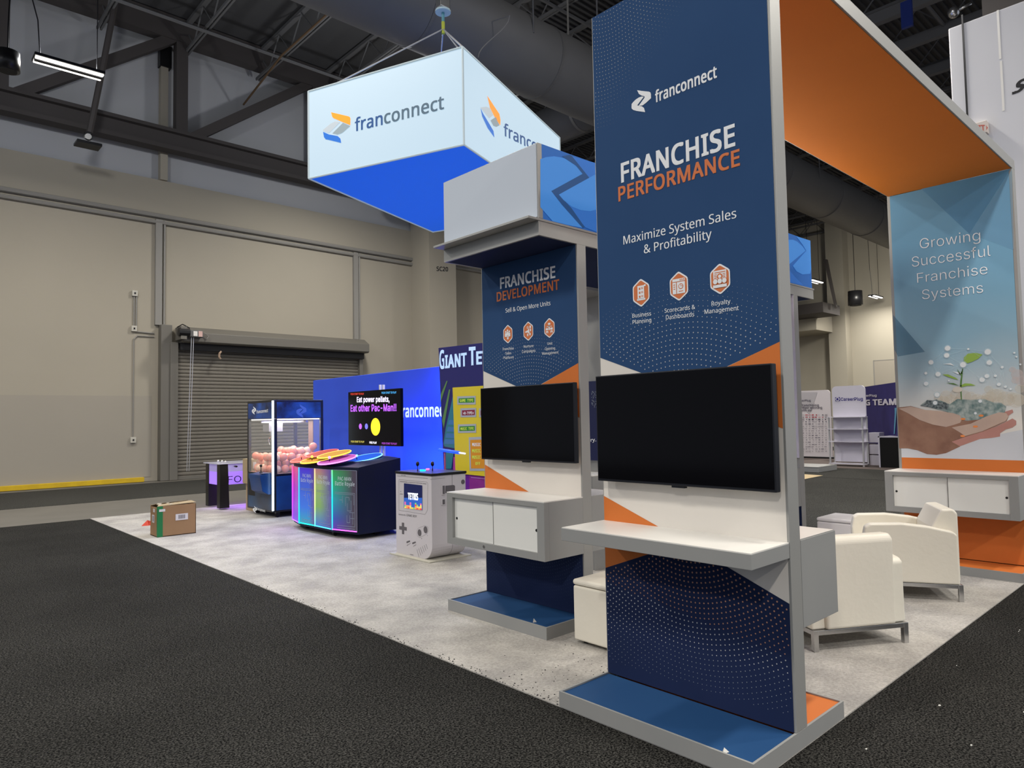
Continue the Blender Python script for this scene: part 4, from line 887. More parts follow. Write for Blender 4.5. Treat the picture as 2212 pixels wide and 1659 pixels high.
PG = Pl((x0, 0, 0), (-1, 0, 0), (0, -1, 0), .0012)
g = MB()
def ring2d(g, PL, pts, wpx, m):
    for a, b in zip(pts, pts[1:]+pts[:1]):
        A, B = PL.px(*a), PL.px(*b); d_ = (B-A).normalized(); n_ = d_.cross(PL.N)*wpx; g.face([A-n_, B-n_, B+n_, A+n_], m)
ring2d(g, PG, [z8(150, 318), z8(565, 355), z8(580, 375), z8(578, 770), z8(540, 838), z8(150, 775)], .0018, GBL)
poly(g, PG, [z8(155, 1010), z8(193, 1015), z8(193, 960), z8(228, 963), z8(228, 1022), z8(268, 1030), z8(266, 1082), z8(228, 1075), z8(228, 1135), z8(195, 1130), z8(195, 1070), z8(155, 1062)], GBS)
for (cx, cy) in ((458, 1112), (547, 1068)):
    g.disc(PG.px(*z8(cx, cy)), PG.U, PG.V, .038, .040, GBS, 18)
ring2d(g, PG, [z8(415, 1085), z8(435, 1045), z8(540, 1003), z8(585, 1030), z8(590, 1085), z8(565, 1130), z8(460, 1185), z8(425, 1160)], .0015, GBL)
for (cx, cy) in ((288, 1248), (374, 1264)): poly(g, PG, [z8(cx-28, cy+6), z8(cx-20, cy-8), z8(cx+22, cy-22), z8(cx+30, cy-14), z8(cx+26, cy), z8(cx-18, cy+20)], GBS)
text(g, PG, 'SELECT', z8(268, 1308), z8(325, 1275), 1.6, GBS, 'sans', .02, res=1); text(g, PG, 'START', z8(362, 1322), z8(408, 1295), 1.6, GBS, 'sans', .02, res=1)
text(g, PG, 'B', z8(486, 1206), z8(494, 1204), 2.0, GBS, 'sans', .02, res=1); text(g, PG, 'A', z8(574, 1162), z8(582, 1160), 2.0, GBS, 'sans', .02, res=1)
text(g, PG, 'Nintendo', z8(148, 848), z8(252, 858), 3.0, GBL, 'sans', .02, res=2); text(g, PG, 'GAME BOY', z8(262, 862), z8(415, 885), 4.6, GBL, 'sans', .03, slant=.01, res=2)
text(g, PG, 'DOT MATRIX WITH STEREO SOUND', z8(285, 362), z8(500, 380), 1.5, GBS, 'sans', .02, res=1)
text(g, PG, 'BATTERY', z8(165, 538), z8(210, 544), 1.6, GBS, 'sans', .02, res=1); text(g, PG, 'OFF ON', z8(180, 258), z8(250, 264), 1.8, GBS, 'sans', .02, res=1); text(g, PG, 'PHONES', z8(315, 1442), z8(368, 1450), 1.6, GBS, 'sans', .02, res=1)
poly(g, PG, [z8(165, 340), z8(278, 350), z8(278, 362), z8(165, 352)], GBL); poly(g, PG, [z8(508, 372), z8(560, 377), z8(560, 388), z8(508, 383)], GBL)
g.disc(PG.px(*z8(178, 495)), PG.U, PG.V, .006, .006, GBS, 10)
for i in range(6):
    a = z8(418+i*27, 1362-i*16); b = z8(450+i*26, 1475-i*24); A, B = PG.px(*a), PG.px(*b); d_ = (B-A).normalized(); n_ = d_.cross(PG.N)*.0035; g.face([A-n_, B-n_, B+n_, A+n_], GBL)
ring2d(g, PG, [z8(125, 262), z8(580, 300), z8(580, 302), z8(125, 264)], .0012, GBL)
g.build('printed_controls', gb)
g = MB(); SCB = mat('game_screen_dark', (.004, .006, .03), .3, emit=(.004, .008, .05), es=1); SCM = mat('game_screen_blue', (.02, .08, .35), .3, emit=(.02, .09, .4), es=.8)
poly(g, PG.lift(.003), [z8(225, 373), z8(497, 405), z8(497, 775), z8(223, 738)], SCB)
poly(g, PG.lift(.0035), [z8(225, 590), z8(497, 590), z8(497, 768), z8(224, 732)], SCM)
text(g, PG.lift(.0045), 'TETRIS', z8(283, 608), z8(437, 622), 13, mat('screen_white', (.8, .85, .9), .4, emit=(.8, .85, .9), es=.9), 'sans', .06)
bc = [neon('block_red', (.8, .06, .03), .7), neon('block_orange', (.9, .3, .03), .7), neon('block_yellow', (.8, .6, .08), .7), neon('block_green', (.2, .5, .1), .7), neon('block_pink', (.6, .12, .3), .7)]
for i in range(10):
    for j in range(random.choice((2, 3, 4)) if i not in (4, 5) else 1):
        x = 232+i*26; y = 720-j*24+i*3; poly(g, PG.lift(.004), [z8(x, y), z8(x+23, y+2), z8(x+23, y+24), z8(x, y+22)], random.choice(bc))
g.build('screen', gb)
PGs = Pl((0, y0, 0), (0, -1, 0), (1, 0, 0), .0012)
g = MB(); poly(g, PGs, [z8(845, 410), z8(972, 398), z8(988, 415), z8(988, 520), z8(845, 520)], GBS); g.disc(PGs.px(*z8(1106, 352)), PGs.U, PGs.V, .028, .028, GBS, 14)
poly(g, PGs, [z8(618, 312), z8(838, 292), z8(838, 296), z8(618, 317)], GBL)
g.build('side_print', gb)
for y_, h_ in ((470, 75), (650, 48)):
    g = MB(); A = PGs.px(*z8(780, y_-h_)); B = PGs.px(*z8(835, y_+h_)); g.box(A.x, B.x, y0-.012, y0-.001, B.z, A.z, GBX); hin = g.build('latch', gb, bevel=.004)
    g = MB(); g.box(A.x+.012, B.x-.008, y0-.014, y0-.010, B.z+.012, A.z-.012, GBS); g.build('latch_slot', hin)
# --- multiplayer cabinet with neon panels
pm = thing('multiplayer_game_cabinet', 'navy arcade cabinet with rainbow neon front panels and round player discs', 'arcade cabinet', (5.3, 9.5, 0))
zb = .075
gp = [at(635, 1127, Z=zb), at(648.5, 1135, Z=zb), at(683, 1141.7, Z=zb), at(719.5, 1149.7, Z=zb), at(775, 1155.6, Z=zb)]
gp = [Vector((p_.x, p_.y, 0)) for p_ in gp]
back = [Vector((5.55, gp[4].y+.02, 0)), Vector((5.76, 9.0, 0)), Vector((5.76, 10.3, 0)), Vector((5.5, gp[0].y+.2, 0))]
NV = mat('navy_cabinet_body', (.006, .009, .030), .5, spec=.2)
g = MB(); g.prism([p_+Vector((0, 0, zb)) for p_ in gp+back], (0, 0, .90), NV); g.build('body', pm, bevel=.004)
tp = [p_+Vector((0, 0, .975)) for p_ in gp]; bk = [p_+Vector((0, 0, 1.07)) for p_ in back]
g = MB(); i0 = len(g.v)
g.face([tp[0], tp[1], tp[2], tp[3], tp[4], bk[0], bk[1], bk[2], bk[3]][::-1], NV)
allp = tp+bk
for a in range(9):
    A, B = allp[a], allp[(a+1) % 9]; g.face([Vector((A.x, A.y, .97)), Vector((B.x, B.y, .97)), B, A], NV)
g.build('deck', pm)
def grad_mat(name, stops, es=.8, axis='Z', lo=0, hi=1, diag=.0, sidec=None, sx=None):
    m = bpy.data.materials.new(name); m.use_nodes = True; nt = m.node_tree; b = nt.nodes['Principled BSDF']; b.inputs['Roughness'].default_value = .25
    tc = nt.nodes.new('ShaderNodeTexCoord'); sp = nt.nodes.new('ShaderNodeSeparateXYZ'); nt.links.new(tc.outputs['Generated'], sp.inputs[0])
    r = nt.nodes.new('ShaderNodeValToRGB'); e = r.color_ramp.elements; e[0].position = stops[0][0]; e[0].color = (*stops[0][1], 1); e[1].position = stops[-1][0]; e[1].color = (*stops[-1][1], 1)
    for p_, c_ in stops[1:-1]: q = e.new(p_); q.color = (*c_, 1)
    nt.links.new(sp.outputs[axis], r.inputs[0])
    if sidec is None: nt.links.new(r.outputs[0], b.inputs['Emission Color'])
    else:
        mr = nt.nodes.new('ShaderNodeMapRange'); mr.inputs[1].default_value = sidec[1]; mr.inputs[2].default_value = sidec[2]; nt.links.new(sp.outputs['Y'], mr.inputs[0])
        mx = nt.nodes.new('ShaderNodeMixRGB'); nt.links.new(mr.outputs[0], mx.inputs[0]); mx.inputs[1].default_value = (*sidec[0], 1); nt.links.new(r.outputs[0], mx.inputs[2]); nt.links.new(mx.outputs[0], b.inputs['Emission Color'])
    b.inputs['Base Color'].default_value = (.02, .02, .025, 1); b.inputs['Specular IOR Level'].default_value = .25; b.inputs['Emission Strength'].default_value = es; return m
pan = [grad_mat('panel_glow_a', [(0, (.15, .02, .8)), (.6, (.45, .03, .6)), (1, (.8, .05, .2))], .8),
       grad_mat('panel_glow_b', [(0, (.02, .45, .6)), (.3, (.03, .2, .9)), (.75, (.06, .12, .75)), (1, (.08, .02, .75))], .75, sidec=((.12, .05, .3), 0., .35)),
       grad_mat('panel_glow_c', [(0, (.03, .2, .8)), (.35, (.25, .5, .12)), (.7, (.4, .55, .2)), (1, (.55, .2, .25))], .7, sidec=((.10, .07, .4), .0, .7)),
       grad_mat('panel_glow_d', [(0, (.18, .02, .6)), (.2, (.04, .12, .6)), (.5, (.02, .4, .5)), (.8, (.02, .5, .2)), (1, (.04, .4, .1))], .65, sidec=((.08, .06, .09), .15, .95))]
edge = [(grad_mat('edge_glow_a', [(0, (.4, .1, 1)), (.5, (.7, .05, .8)), (1, (1, .1, .3))], 1.6), neon('violet', (.3, .1, 1), 2)),
        (grad_mat('edge_glow_b', [(0, (.0, .9, .8)), (.5, (.05, .5, 1)), (1, (.1, .5, 1))], 1.6), neon('teal', (.0, .9, .6), 1.6)),
        (grad_mat('edge_glow_c', [(0, (.1, .8, 1)), (.3, (.6, 1, .3)), (.7, (1, 1, .3)), (1, (1, .5, .3))], 1.5), neon('cyan', (.05, .6, 1), 1.8)),
        (grad_mat('edge_glow_d', [(0, (.05, .5, 1)), (.5, (0, .9, 1)), (.8, (.1, 1, .6)), (1, (.2, 1, .3))], 1.6), neon('magenta', (.8, .1, 1), 1.6))]
LETP = mat('frosted_letter', (.4, .45, .5), .5, emit=(.4, .45, .5), es=.35); MAZ = mat('frosted_line', (.15, .18, .22), .5, emit=(.18, .2, .3), es=.3)
for i in range(4):
    A, B = gp[i], gp[i+1]; d_ = (B-A).normalized(); n_ = Vector((d_.y, -d_.x, 0)) 
    if n_.dot(-cF) < 0: n_ = -n_
    a = A+d_*.012; b = B-d_*.012; z0, z1 = .11, .935
    g = MB(); g.prism([a+n_*.02+ez*z0, b+n_*.02+ez*z0, b+n_*.02+ez*z1, a+n_*.02+ez*z1], -n_*.012, pan[i]); p_ = g.build('neon_panel', pm)
    g = MB(); g.tube(a+n_*.024+ez*z0, a+n_*.024+ez*z1, .009, edge[i][0], 6); g.build('edge_light', p_)
    g = MB(); g.tube(a+n_*.024+ez*(z0+.01), b+n_*.024+ez*(z0+.01), .008, edge[i][1], 6); g.tube(b+n_*.024+ez*z0, b+n_*.024+ez*z1, .003, MAZ, 5); g.tube(a+n_*.024+ez*z1, b+n_*.024+ez*z1, .003, MAZ, 5); g.build('edge_light', p_)
    if i:
        PP = Pl(a+n_*.021, n_, d_, .0015); W = (b-a).length; g = MB()
        def fit(body, u0, u1, z, h, m, bold=.04, fn='sans'):
            v, f = glyphs(body, fn, 0, 2, 1.04); xx0 = min(q.x for q in v); xx1 = max(q.x for q in v); k0 = len(g.v); km = g.mi(m)
            for q in v: g.v.append(tuple(PP.P+d_*(W*(u0+(u1-u0)*(q.x-xx0)/(xx1-xx0)))+ez*(z+q.y/caph(fn)*h)))
            for q in f: g.f.append(tuple(k0+t for t in q)); g.m.append(km)
        fit('PAC-MAN', .24, .78, z1-.14, .05, LETP); fit('Battle Royale', .12, .92, z1-.21, .055, LETP)
        def seg(u0, v0, u1, v1, wd=.003):
            A_ = PP.P+d_*(W*u0)+ez*v0; B_ = PP.P+d_*(W*u1)+ez*v1; t_ = (B_-A_).normalized().cross(n_)*wd; g.face([A_-t_, B_-t_, B_+t_, A_+t_], MAZ)
        for (u0, v0, u1, v1) in ((.1, .60, .92, .60), (.92, .60, .92, .15), (.1, .58, .88, .58), (.88, .58, .88, .44), (.7, .5, .7, .54), (.55, .42, .55, .54), (.55, .54, .7, .54), (.62, .36, .62, .46), (.78, .36, .78, .5), (.62, .36, .78, .36), (.72, .2, .72, .3), (.84, .18, .84, .34), (.6, .2, .6, .3), (.6, .2, .72, .2), (.2, .15, .92, .15), (.2, .12, .92, .12), (.3, .5, .42, .5), (.42, .46, .42, .56), (.7, .34, .9, .34), (.74, .26, .9, .26)):
            seg(u0, v0+.03, u1, v1+.03)
        g.build('panel_print', p_)
discs = [((667, 989), (.9, .12, .10), 'red', (.35, .05, .03)), ((696, 979), (.9, .05, .1), 'red', (.35, .02, .03)), ((690, 991), (1, .55, .05), 'amber', (.4, .2, .02)), ((722, 981), (1, .5, .02), 'amber', (.4, .18, .01)), ((728, 993), (.9, .2, .9), 'pink', (.3, .05, .25)), ((786, 989), (.15, .45, 1), 'blue', (.01, .08, .5))]
for i, ((px_, py_), c_, nm, fill) in enumerate(discs):
    zc = 1.06+(.07 if i in (1, 3) else 0); c = at(px_, py_, Z=zc); r = .27 if i not in (1, 3) else .24
    tilt = Vector((1, 0, .20)).normalized(); vv = Vector((0, 1, 0))
    g = MB(); g.disc(c+ez*.006, tilt, vv, r, r, mat('disc_fill_'+nm, fill, .55, spec=.15, emit=fill, es=.4), 36)
    g.disc(c-ez*.015, vv, tilt, r, r, NV, 36); dd = g.build('player_disc', pm)
    g = MB()
    for t in range(36):
        a0, a1 = 2*pi*t/36, 2*pi*(t+1)/36; g.tube(c+tilt*r*math.cos(a0)+vv*r*math.sin(a0), c+tilt*r*math.cos(a1)+vv*r*math.sin(a1), .009, neon('rim_'+nm, c_, 2.2), 5)
    g.build('rim_light', dd)
    if i in (0, 2, 4, 5):
        g = MB(); g.smooth = True; q = c+tilt*-.12; g.tube(q, q+ez*.05, .006, BLACK); g.sphere(q+ez*.06, .02, neon('rim_'+nm, c_, 2.2), 8, 5); g.build('joystick', dd)
for px_, py_ in ((665, 1142), (723, 1158), (812, 1156), (760, 1142)):
    q = at(px_, py_, Z=0); g = MB(); g.tube((q.x-.0, q.y-.02, .04), (q.x, q.y+.02, .04), .033, RUBBER, 14); g.box(q.x-.03, q.x+.03, q.y-.03, q.y+.03, .055, .08, BLACK); g.build('caster', pm)
g = MB(); g.box(5.85, 6.15, 8.62, 8.95, .006, .55, NV); g.build('rear_step', pm)
area('neon_spill', (4.75, 9.5, .55), .5, 1.6, 9, (.35, .25, 1), rot=(0, math.radians(20), 0))
# --- game TV on poles
gt = thing('game_screen', 'black game screen with purple and white slogan on two slim poles', 'screen', (5.75, 9.2, 0))
A = at(752, 846, X=5.7); B = at(866, 966, X=5.7); B2 = at(865, 842, X=5.7)
g = MB(); g.box(5.7, 5.75, B.y, A.y, B.z+.01, A.z-.01, mat('screen_black', (.004, .004, .006), .2, spec=.1)); g.build('panel', gt, bevel=.004)
g = MB()
for px_ in (821, 828):
    yy = at(px_, 840, X=5.8).y
    g.box(5.79, 5.82, yy-.014, yy+.014, .006, at(px_, 831, X=5.8).z, WHITE)
g.build('pole', gt)
PGT = Pl((5.7, 0, 0), (-1, 0, 0), (0, -1, 0), .003)
def z5(x, y): return (740+x/9.218, 820+y/9.218)
g = MB()
def em(n, c, e=1): return mat('lit_text_'+n, c, .5, emit=c, es=e)
text(g, PGT, 'PUSH START TO PLAY', z5(162, 308), z5(425, 302), 4.0, em('red', (.5, .04, .02)), 'sans', .03, res=2)
text(g, PGT, 'PUSH START TO PLAY', z5(778, 284), z5(1070, 275), 4.2, em('sky', (.05, .3, .6)), 'sans', .03, res=2)
text(g, PGT, 'Eat power pellets,', z5(285, 450), z5(935, 440), 11.0, em('white', (.80, .72, 1), 1.0), 'helv', .028)
text(g, PGT, 'Eat other Pac-Man!!', z5(160, 634), z5(1072, 622), 13.6, em('violet', (.42, .10, .85), 1.0), 'helv', .028)
text(g, PGT, 'PUSH START TO PLAY', z5(168, 1250), z5(432, 1258), 3.8, em('yellow', (.45, .4, .08)), 'sans', .03, res=2)
text(g, PGT, 'FREE PLAY', z5(535, 1272), z5(680, 1278), 4.2, em('pale', (.7, .7, .75)), 'sans', .05, res=2)
text(g, PGT, 'PUSH START TO PLAY', z5(782, 1285), z5(1082, 1297), 3.8, em('plum', (.3, .05, .4)), 'sans', .03, res=2)
g.build('screen_lettering', gt)
# plain stand-in shapes where the picture shows game figures
g = MB()
g.disc(PGT.px(*z5(655, 940)), PGT.U, PGT.V, .135, .135, em('gold', (.80, .62, .02), 1), 28)
g.disc(PGT.px(*z5(355, 932)), PGT.U, PGT.V, .045, .045, em('violet', (.42, .10, .85)), 16); g.disc(PGT.px(*z5(474, 932)), PGT.U, PGT.V, .045, .045, em('indigo', (.15, .15, .8)), 16)
g.build('plain_discs', gt)
# --- claw machine
cx0, cx1, cy0, cy1 = 4.985, 5.91, 11.33, 12.40
cm = thing('claw_machine', 'navy claw machine with white LED corner strip full of salmon balls', 'claw machine', (5.4, 11.8, 0))
CB = mat('claw_body_blue', (.008, .030, .11), .3, spec=.3, noise=(2, (.014, .065, .24), .2)); CK = mat('claw_black', (.008, .009, .014), .3); CN = mat('claw_header_print', (.006, .010, .03), .3, noise=(2.5, (.02, .09, .4), .14))
g = MB(); g.box(cx0, cx1, cy0, cy1, .10, .74, CK); g.build('base_cabinet', cm, bevel=.004)
g = MB(); g.box(cx0-.004, cx0, cy0+.05, cy1-.05, .13, .72, mat('claw_front_print', (.035, .04, .055), .3, noise=(1.6, (.02, .085, .20), .2))); g.box(cx0+.06, cx1-.05, cy0-.004, cy0, .13, .70, CB); g.build('base_print', cm)
g = MB(); g.box(cx0, cx1, cy0, cy1, 1.67, 1.99, CK); g.build('header_box', cm, bevel=.004)
g = MB(); g.box(cx0-.004, cx0, cy0+.05, cy1-.05, 1.68, 1.95, CN); g.box(cx0+.07, cx1-.05, cy0-.004, cy0, 1.68, 1.95, CN); g.build('header_print', cm)
g = MB()
for x, y in ((cx0, cy0), (cx1-.05, cy0), (cx0, cy1-.05), (cx1-.05, cy1-.05)):
    sx = .05 if (x, y) != (cx0, cy0) else .075; g = MB(); g.box(x, x+sx, y, y+.05, .741, 1.669, CK); g.build('corner_post', cm)
LEDW = mat('led_strip_white', (1, 1, 1), .4, emit=(.72, .93, 1), es=5)
g = MB(); g.box(cx0-.012, cx0+.014, cy0-.014, cy0+.012, .13, 1.975, LEDW); g.build('led_strip', cm)
g = MB(); g.box(cx0, cx0+.006, cy0+.05, cy1-.05, .74, 1.67, GLASS); g.build('front_pane', cm)
g = MB(); g.box(cx0+.07, cx1-.05, cy0, cy0+.006, .70, 1.67, GLASS); g.build('side_pane', cm)
g = MB(); g.box(cx0+.05, cx1-.03, cy0+.05, cy0+.07, 1.65, 1.67, mat('inner_led_white', (1, 1, 1), .4, emit=(1, .95, .85), es=1.3)); g.box(cx0+.05, cx0+.07, cy0+.05, cy1-.05, 1.65, 1.67, MATS['inner_led_white']); g.build('inner_led', cm)
# control box on the front face
PCm = Pl((cx0-.004, 0, 0), (-1, 0, 0), (0, -1, 0), .002)
ya = at(537, 1022, X=cx0-.2).y; 
yl_ = at(538, 1040, X=cx0-.19).y; yr_ = at(562, 1060, X=cx0-.19).y
g = MB(); g.prism([(cx0, yl_, .765), (cx0-.19, yl_, .735), (cx0-.19, yl_, .68), (cx0-.15, yl_, .46), (cx0-.05, yl_, .40), (cx0, yl_, .40)], (0, yr_-yl_, 0), CB); g.box(cx0-.16, cx0, cy0+.16, yr_-.005, .75, .765, mat('tan_ledge', (.25, .2, .17), .5)); g.build('control_box', cm, bevel=.006)
g = MB(); g.smooth = True; q = Vector((cx0-.10, (yl_+yr_)/2-.05, .76)); g.tube(q, q+ez*.10, .008, BLACK); g.sphere(q+ez*.12, .025, BLACK, 10, 6); g.tube(q, q+ez*.012, .03, BLACK, 12); g.build('joystick', cm)
g = MB(); g.box(cx0-.006, cx0-.003, 12.05, 12.33, .33, .62, BLACK); g.build('prize_chute', cm)
g = MB(); q = Vector((cx0-.01, 11.52, .63)); g.tube(q, q+Vector((-.03, 0, 0)), .022, CHROME, 12); g.box(q.x-.03, q.x-.02, q.y-.005, q.y+.06, q.z-.015, q.z, CHROME); g.build('lock', cm)
g = MB(); logo(g, PCm, (544, 896), (553, 894), 18, LETW, True); text(g, PCm, 'franconnect', (554, 893), (579, 890), 6.5, LETW, 'sans', .03, res=2)
logo(g, PCm, (546, 1107), (555, 1109), 15, LETW, True); text(g, PCm, 'franconnect', (554, 1101), (573, 1106.5), 5.5, LETW, 'sans', .02, res=2)
PCs = Pl((0, cy0-.004, 0), (0, -1, 0), (1, 0, 0), .002); logo(g, PCs, (640, 903), (662, 901), 30, mat('faded_blue_print', (.06, .13, .45), .4), True)
g.build('logo_print', cm)
# inside: gantry and claw
g = MB(); g.box(5.10, 5.35, 11.75, 12.0, 1.45, 1.6, mat('gantry_grey', (.35, .35, .36), .4, .5)); g.tube((5.2, 11.85, 1.45), (5.2, 11.85, 1.38), .035, CHROME, 12)
for t in range(3):
    a = t*2*pi/3; g.path([Vector((5.2, 11.85, 1.38)), Vector((5.2+.08*math.cos(a), 11.85+.08*math.sin(a), 1.32)), Vector((5.2+.05*math.cos(a), 11.85+.05*math.sin(a), 1.22))], .008, CHROME)
g.box(cx0+.03, cx1-.03, 11.86, 11.9, 1.6, 1.64, CHROME); g.build('claw_gantry', cm)
g = MB(); g.box(cx1-.05, cx1-.04, cy0+.3, cy1-.6, .9, 1.67, mat('inner_bronze_panel', (.16, .10, .08), .4)); g.build('inner_panel', cm)
g = MB(); g.box(cx0+.02, cx1-.02, cy0+.02, cy1-.02, .735, .745, mat('salmon_floor', (.5, .2, .15), .6)); g.build('bed', cm)
for wx, wy in ((.12, .1), (.8, .1), (.12, .9), (.8, .9)):
    x, y = cx0+wx, cy0+wy; g = MB(); g.tube((x, y-.02, .042), (x, y+.02, .042), .038, RUBBER, 14); g.box(x-.035, x+.035, y-.03, y+.03, .07, .10, BLACK); g.build('caster', cm)
il = bpy.data.lights.new('claw_inner_light', 'AREA'); il.shape = 'RECTANGLE'; il.size = .7; il.size_y = .8; il.energy = 22; il.color = (1, .93, .85)
o = bpy.data.objects.new('claw_inner_light', il); COL.objects.link(o); o.location = (5.45, 11.87, 1.63)
# balls
BM = [mat('salmon_ball', (.75, .20, .13), .35, noise=(14, (.80, .32, .22), .2)), mat('coral_ball', (.78, .27, .20), .35, noise=(12, (.82, .42, .30), .2)), mat('cream_ball', (.78, .58, .42), .35, noise=(16, (.80, .45, .32), .2))]
bl = []
for mm in BM:
    t = MB(); t.smooth = True; t.sphere((0, 0, 0), .068, mm, 12, 8); bl.append(t.mesh('prize_ball'))
nb = 0; lblb = ['salmon plush ball in the heap inside the claw machine', 'coral plush ball in the heap inside the claw machine', 'cream plush ball in the heap inside the claw machine']
for lay in range(5):
    zc = .745+.068+lay*.095
    for ix in range(6):
        for iy in range(7):
            x = cx0+.105+ix*.135+(.06 if lay % 2 else 0)+random.uniform(-.018, .018); y = cy0+.095+iy*.135+(.06 if lay % 2 else 0)+random.uniform(-.018, .018)
            if x > cx1-.10 or y > cy1-.10: continue
            hmax = 1.08+.16*(ix/5)-.05*(iy/6)+random.uniform(-.03, .05)
            if zc+.06 > hmax: continue
            zc_ = zc+random.uniform(-.02, .02) if lay else zc
            inner = ix > 1 and iy > 1 and lay < 1
            if inner: continue
            j = random.choices((0, 1, 2), (4, 4, 3))[0]
            o = bpy.data.objects.new('prize_ball', bl[j]); COL.objects.link(o); o.location = (x, y, zc_); o.rotation_euler = (random.random()*3, random.random()*3, 0)
            tag(o, lblb[j], 'ball', 'plush balls heaped in the claw machine: '+['salmon', 'coral', 'cream'][j]); nb += 1
# --- lit table game
fo = thing('table_football', 'table football with glowing purple side panels and thick black legs', 'game table', (5.2, 13.6, 0))
FP = mat('purple_lit_panel', (.3, .2, .6), .3, emit=(.36, .16, .95), es=.75); FPT = mat('lilac_acrylic', (.4, .38, .6), .2, emit=(.2, .14, .45), es=.5)
fx0, fx1, fy0, fy1 = 4.80, 6.1, 13.22, 13.95
for x, y in ((fx0, fy0), (fx0, fy1-.14), (fx1-.14, fy0), (fx1-.14, fy1-.14)):
    g = MB(); g.prism([(x, y, .03), (x+.18, y, .03), (x+.15, y, .84), (x, y, .84)], (0, .15, 0), BLACK); g.build('leg', fo, bevel=.004)
g = MB(); g.box(fx0+.15, fx1-.15, fy0+.01, fy0+.03, .46, .70, FP); g.build('side_panel', fo)
g = MB(); g.box(fx0+.01, fx0+.03, fy0+.15, fy1-.15, .46, .70, FP); g.build('end_panel', fo)
g = MB(); g.box(fx0+.15, fx1-.15, fy0+.01, fy0+.03, .70, .84, FPT); g.box(fx0+.01, fx0+.03, fy0+.15, fy1-.15, .70, .84, FPT); g.build('upper_panel', fo)
g = MB(); g.box(fx0-.04, fx1+.02, fy0-.03, fy1+.03, .845, .862, mat('glass_slab', (.5, .5, .6), .15)); g.build('glass_top', fo, bevel=.003)
g = MB(); PF = Pl((0, fy0+.01, 0), (0, -1, 0), (1, 0, 0), .002)
def zf(x, y): return (430+x/9.218, 960+y/9.218)
text(g, PF, 'FO', zf(572, 765), zf(840, 748), 14.0, mat('dark_violet_letter', (.03, .01, .12), .5), 'helv', .0); g.build('lettering', fo)
g = MB()
for i in range(4):
    x = fx0+.25+i*.2; g.tube((x, fy0-.12, .80), (x, fy1+.1, .80), .008, CHROME, 6); g.tube((x, fy0-.16, .80), (x, fy0-.08, .80), .018, BLACK, 8)
    for j in range(3): g.box(x-.02, x+.02, fy0+.1+j*.18, fy0+.13+j*.18, .75, .83, BLACK)
g.build('player_rod', fo)
g = MB(); g.smooth = True
for px_, py_ in ((380, 328), (458, 335), (525, 345)): g.sphere(at(*zf(px_, py_), Z=.885), .02, WHITE, 8, 6)
g.build('white_knob', fo)
pl_ = bpy.data.lights.new('purple_underglow', 'AREA'); pl_.size = .9; pl_.energy = 12; pl_.color = (.45, .2, 1); o = bpy.data.objects.new('purple_underglow', pl_); COL.objects.link(o); o.location = (5.45, 13.55, .44)
# cartons
CARD = mat('brown_cardboard', (.26, .15, .075), .75, noise=(3, (.30, .18, .09), .3)); CARDL = mat('tan_cardboard', (.34, .26, .15), .75, noise=(3, (.38, .29, .17), .3)); LABEL = mat('white_paper_label', (.6, .58, .6), .6); INK = mat('label_ink', (.08, .08, .10), .6)
cx_ = at(524, 1000, Y=12.85).x; cy_ = at(531, 1080, Y=12.85).x
for (x0_, x1_, z0_, z1_, lb) in ((cy_, cy_+.42, .006, .50, 'lower tan carton standing behind the claw machine'), (cx_, cx_+.47, .50, .95, 'upper tan carton stacked behind the claw machine')):
    c = thing('carton', lb, 'box', (x0_, 12.7, z0_)); g = MB(); g.box(x0_, x1_, 12.45, 12.85, z0_, z1_, CARDL); g.build('body', c, bevel=.006)
    if z0_ > .1:
        g = MB(); PLb = Pl((0, 12.45, 0), (0, -1, 0), (1, 0, 0), .002); g.box(x0_+.03, x0_+.12, 12.446, 12.449, .78, .90, LABEL); g.box(x0_+.03, x0_+.10, 12.446, 12.449, .56, .66, LABEL); g.build('label', c)
bx = thing('cardboard_box', 'opened brown cardboard box with green tape standing on the pale carpet edge', 'box', (3.3, 10.9, .006))
X0, X1, Y0, Y1 = 3.03, 3.555, 10.73, 11.07
g = MB(); th = .012
g.box(X0, X1, Y0, Y0+th, .006, .44, CARD); g.box(X0, X0+th, Y0, Y1, .006, .42, CARD); g.box(X0, X1, Y1-th, Y1, .006, .44, CARD); g.box(X1-th, X1, Y0, Y1, .006, .44, CARD); g.box(X0, X1, Y0, Y1, .006, .02, CARD); g.build('body', bx, bevel=.003)
g = MB(); g.prism([(X0, Y0+.01, .44), (X1, Y0+.01, .455), (X1-.03, Y0+.12, .475), (X0+.05, Y0+.12, .452)], (0, 0, .005), CARDL); g.prism([(X0, Y1-.01, .43), (X1, Y1-.01, .455), (X1-.05, Y1-.14, .475), (X0+.05, Y1-.13, .458)], (0, 0, .005), CARDL); g.build('flap', bx)
PLM = mat('crumpled_plastic', (.55, .5, .42), .15, noise=(25, (.25, .2, .12), .2), bump=(30, .8))
g = MB(); g.smooth = True
for i in range(14): g.sphere((random.uniform(X0+.06, X1-.06), random.uniform(Y0+.05, Y1-.05), .445+random.uniform(0, .012)), random.uniform(.02, .035), PLM, 7, 5, (1.3, 1, .5))
g.build('plastic_wrap', bx)
GT = mat('green_tape', (.01, .16, .05), .45); PBX = Pl((0, Y0, 0), (0, -1, 0), (1, 0, 0), .002)
g = MB(); g.box(X0-.002, X0+.07, Y0-.002, Y0, .01, .442, GT); g.box(X0-.002, X0, Y0, Y0+.03, .01, .442, GT); g.build('green_tape', bx)
def lab(y0_, y1_, z0_, z1_): g.box(X0-.005, X0-.002, y0_, y1_, z0_, z1_, LABEL)
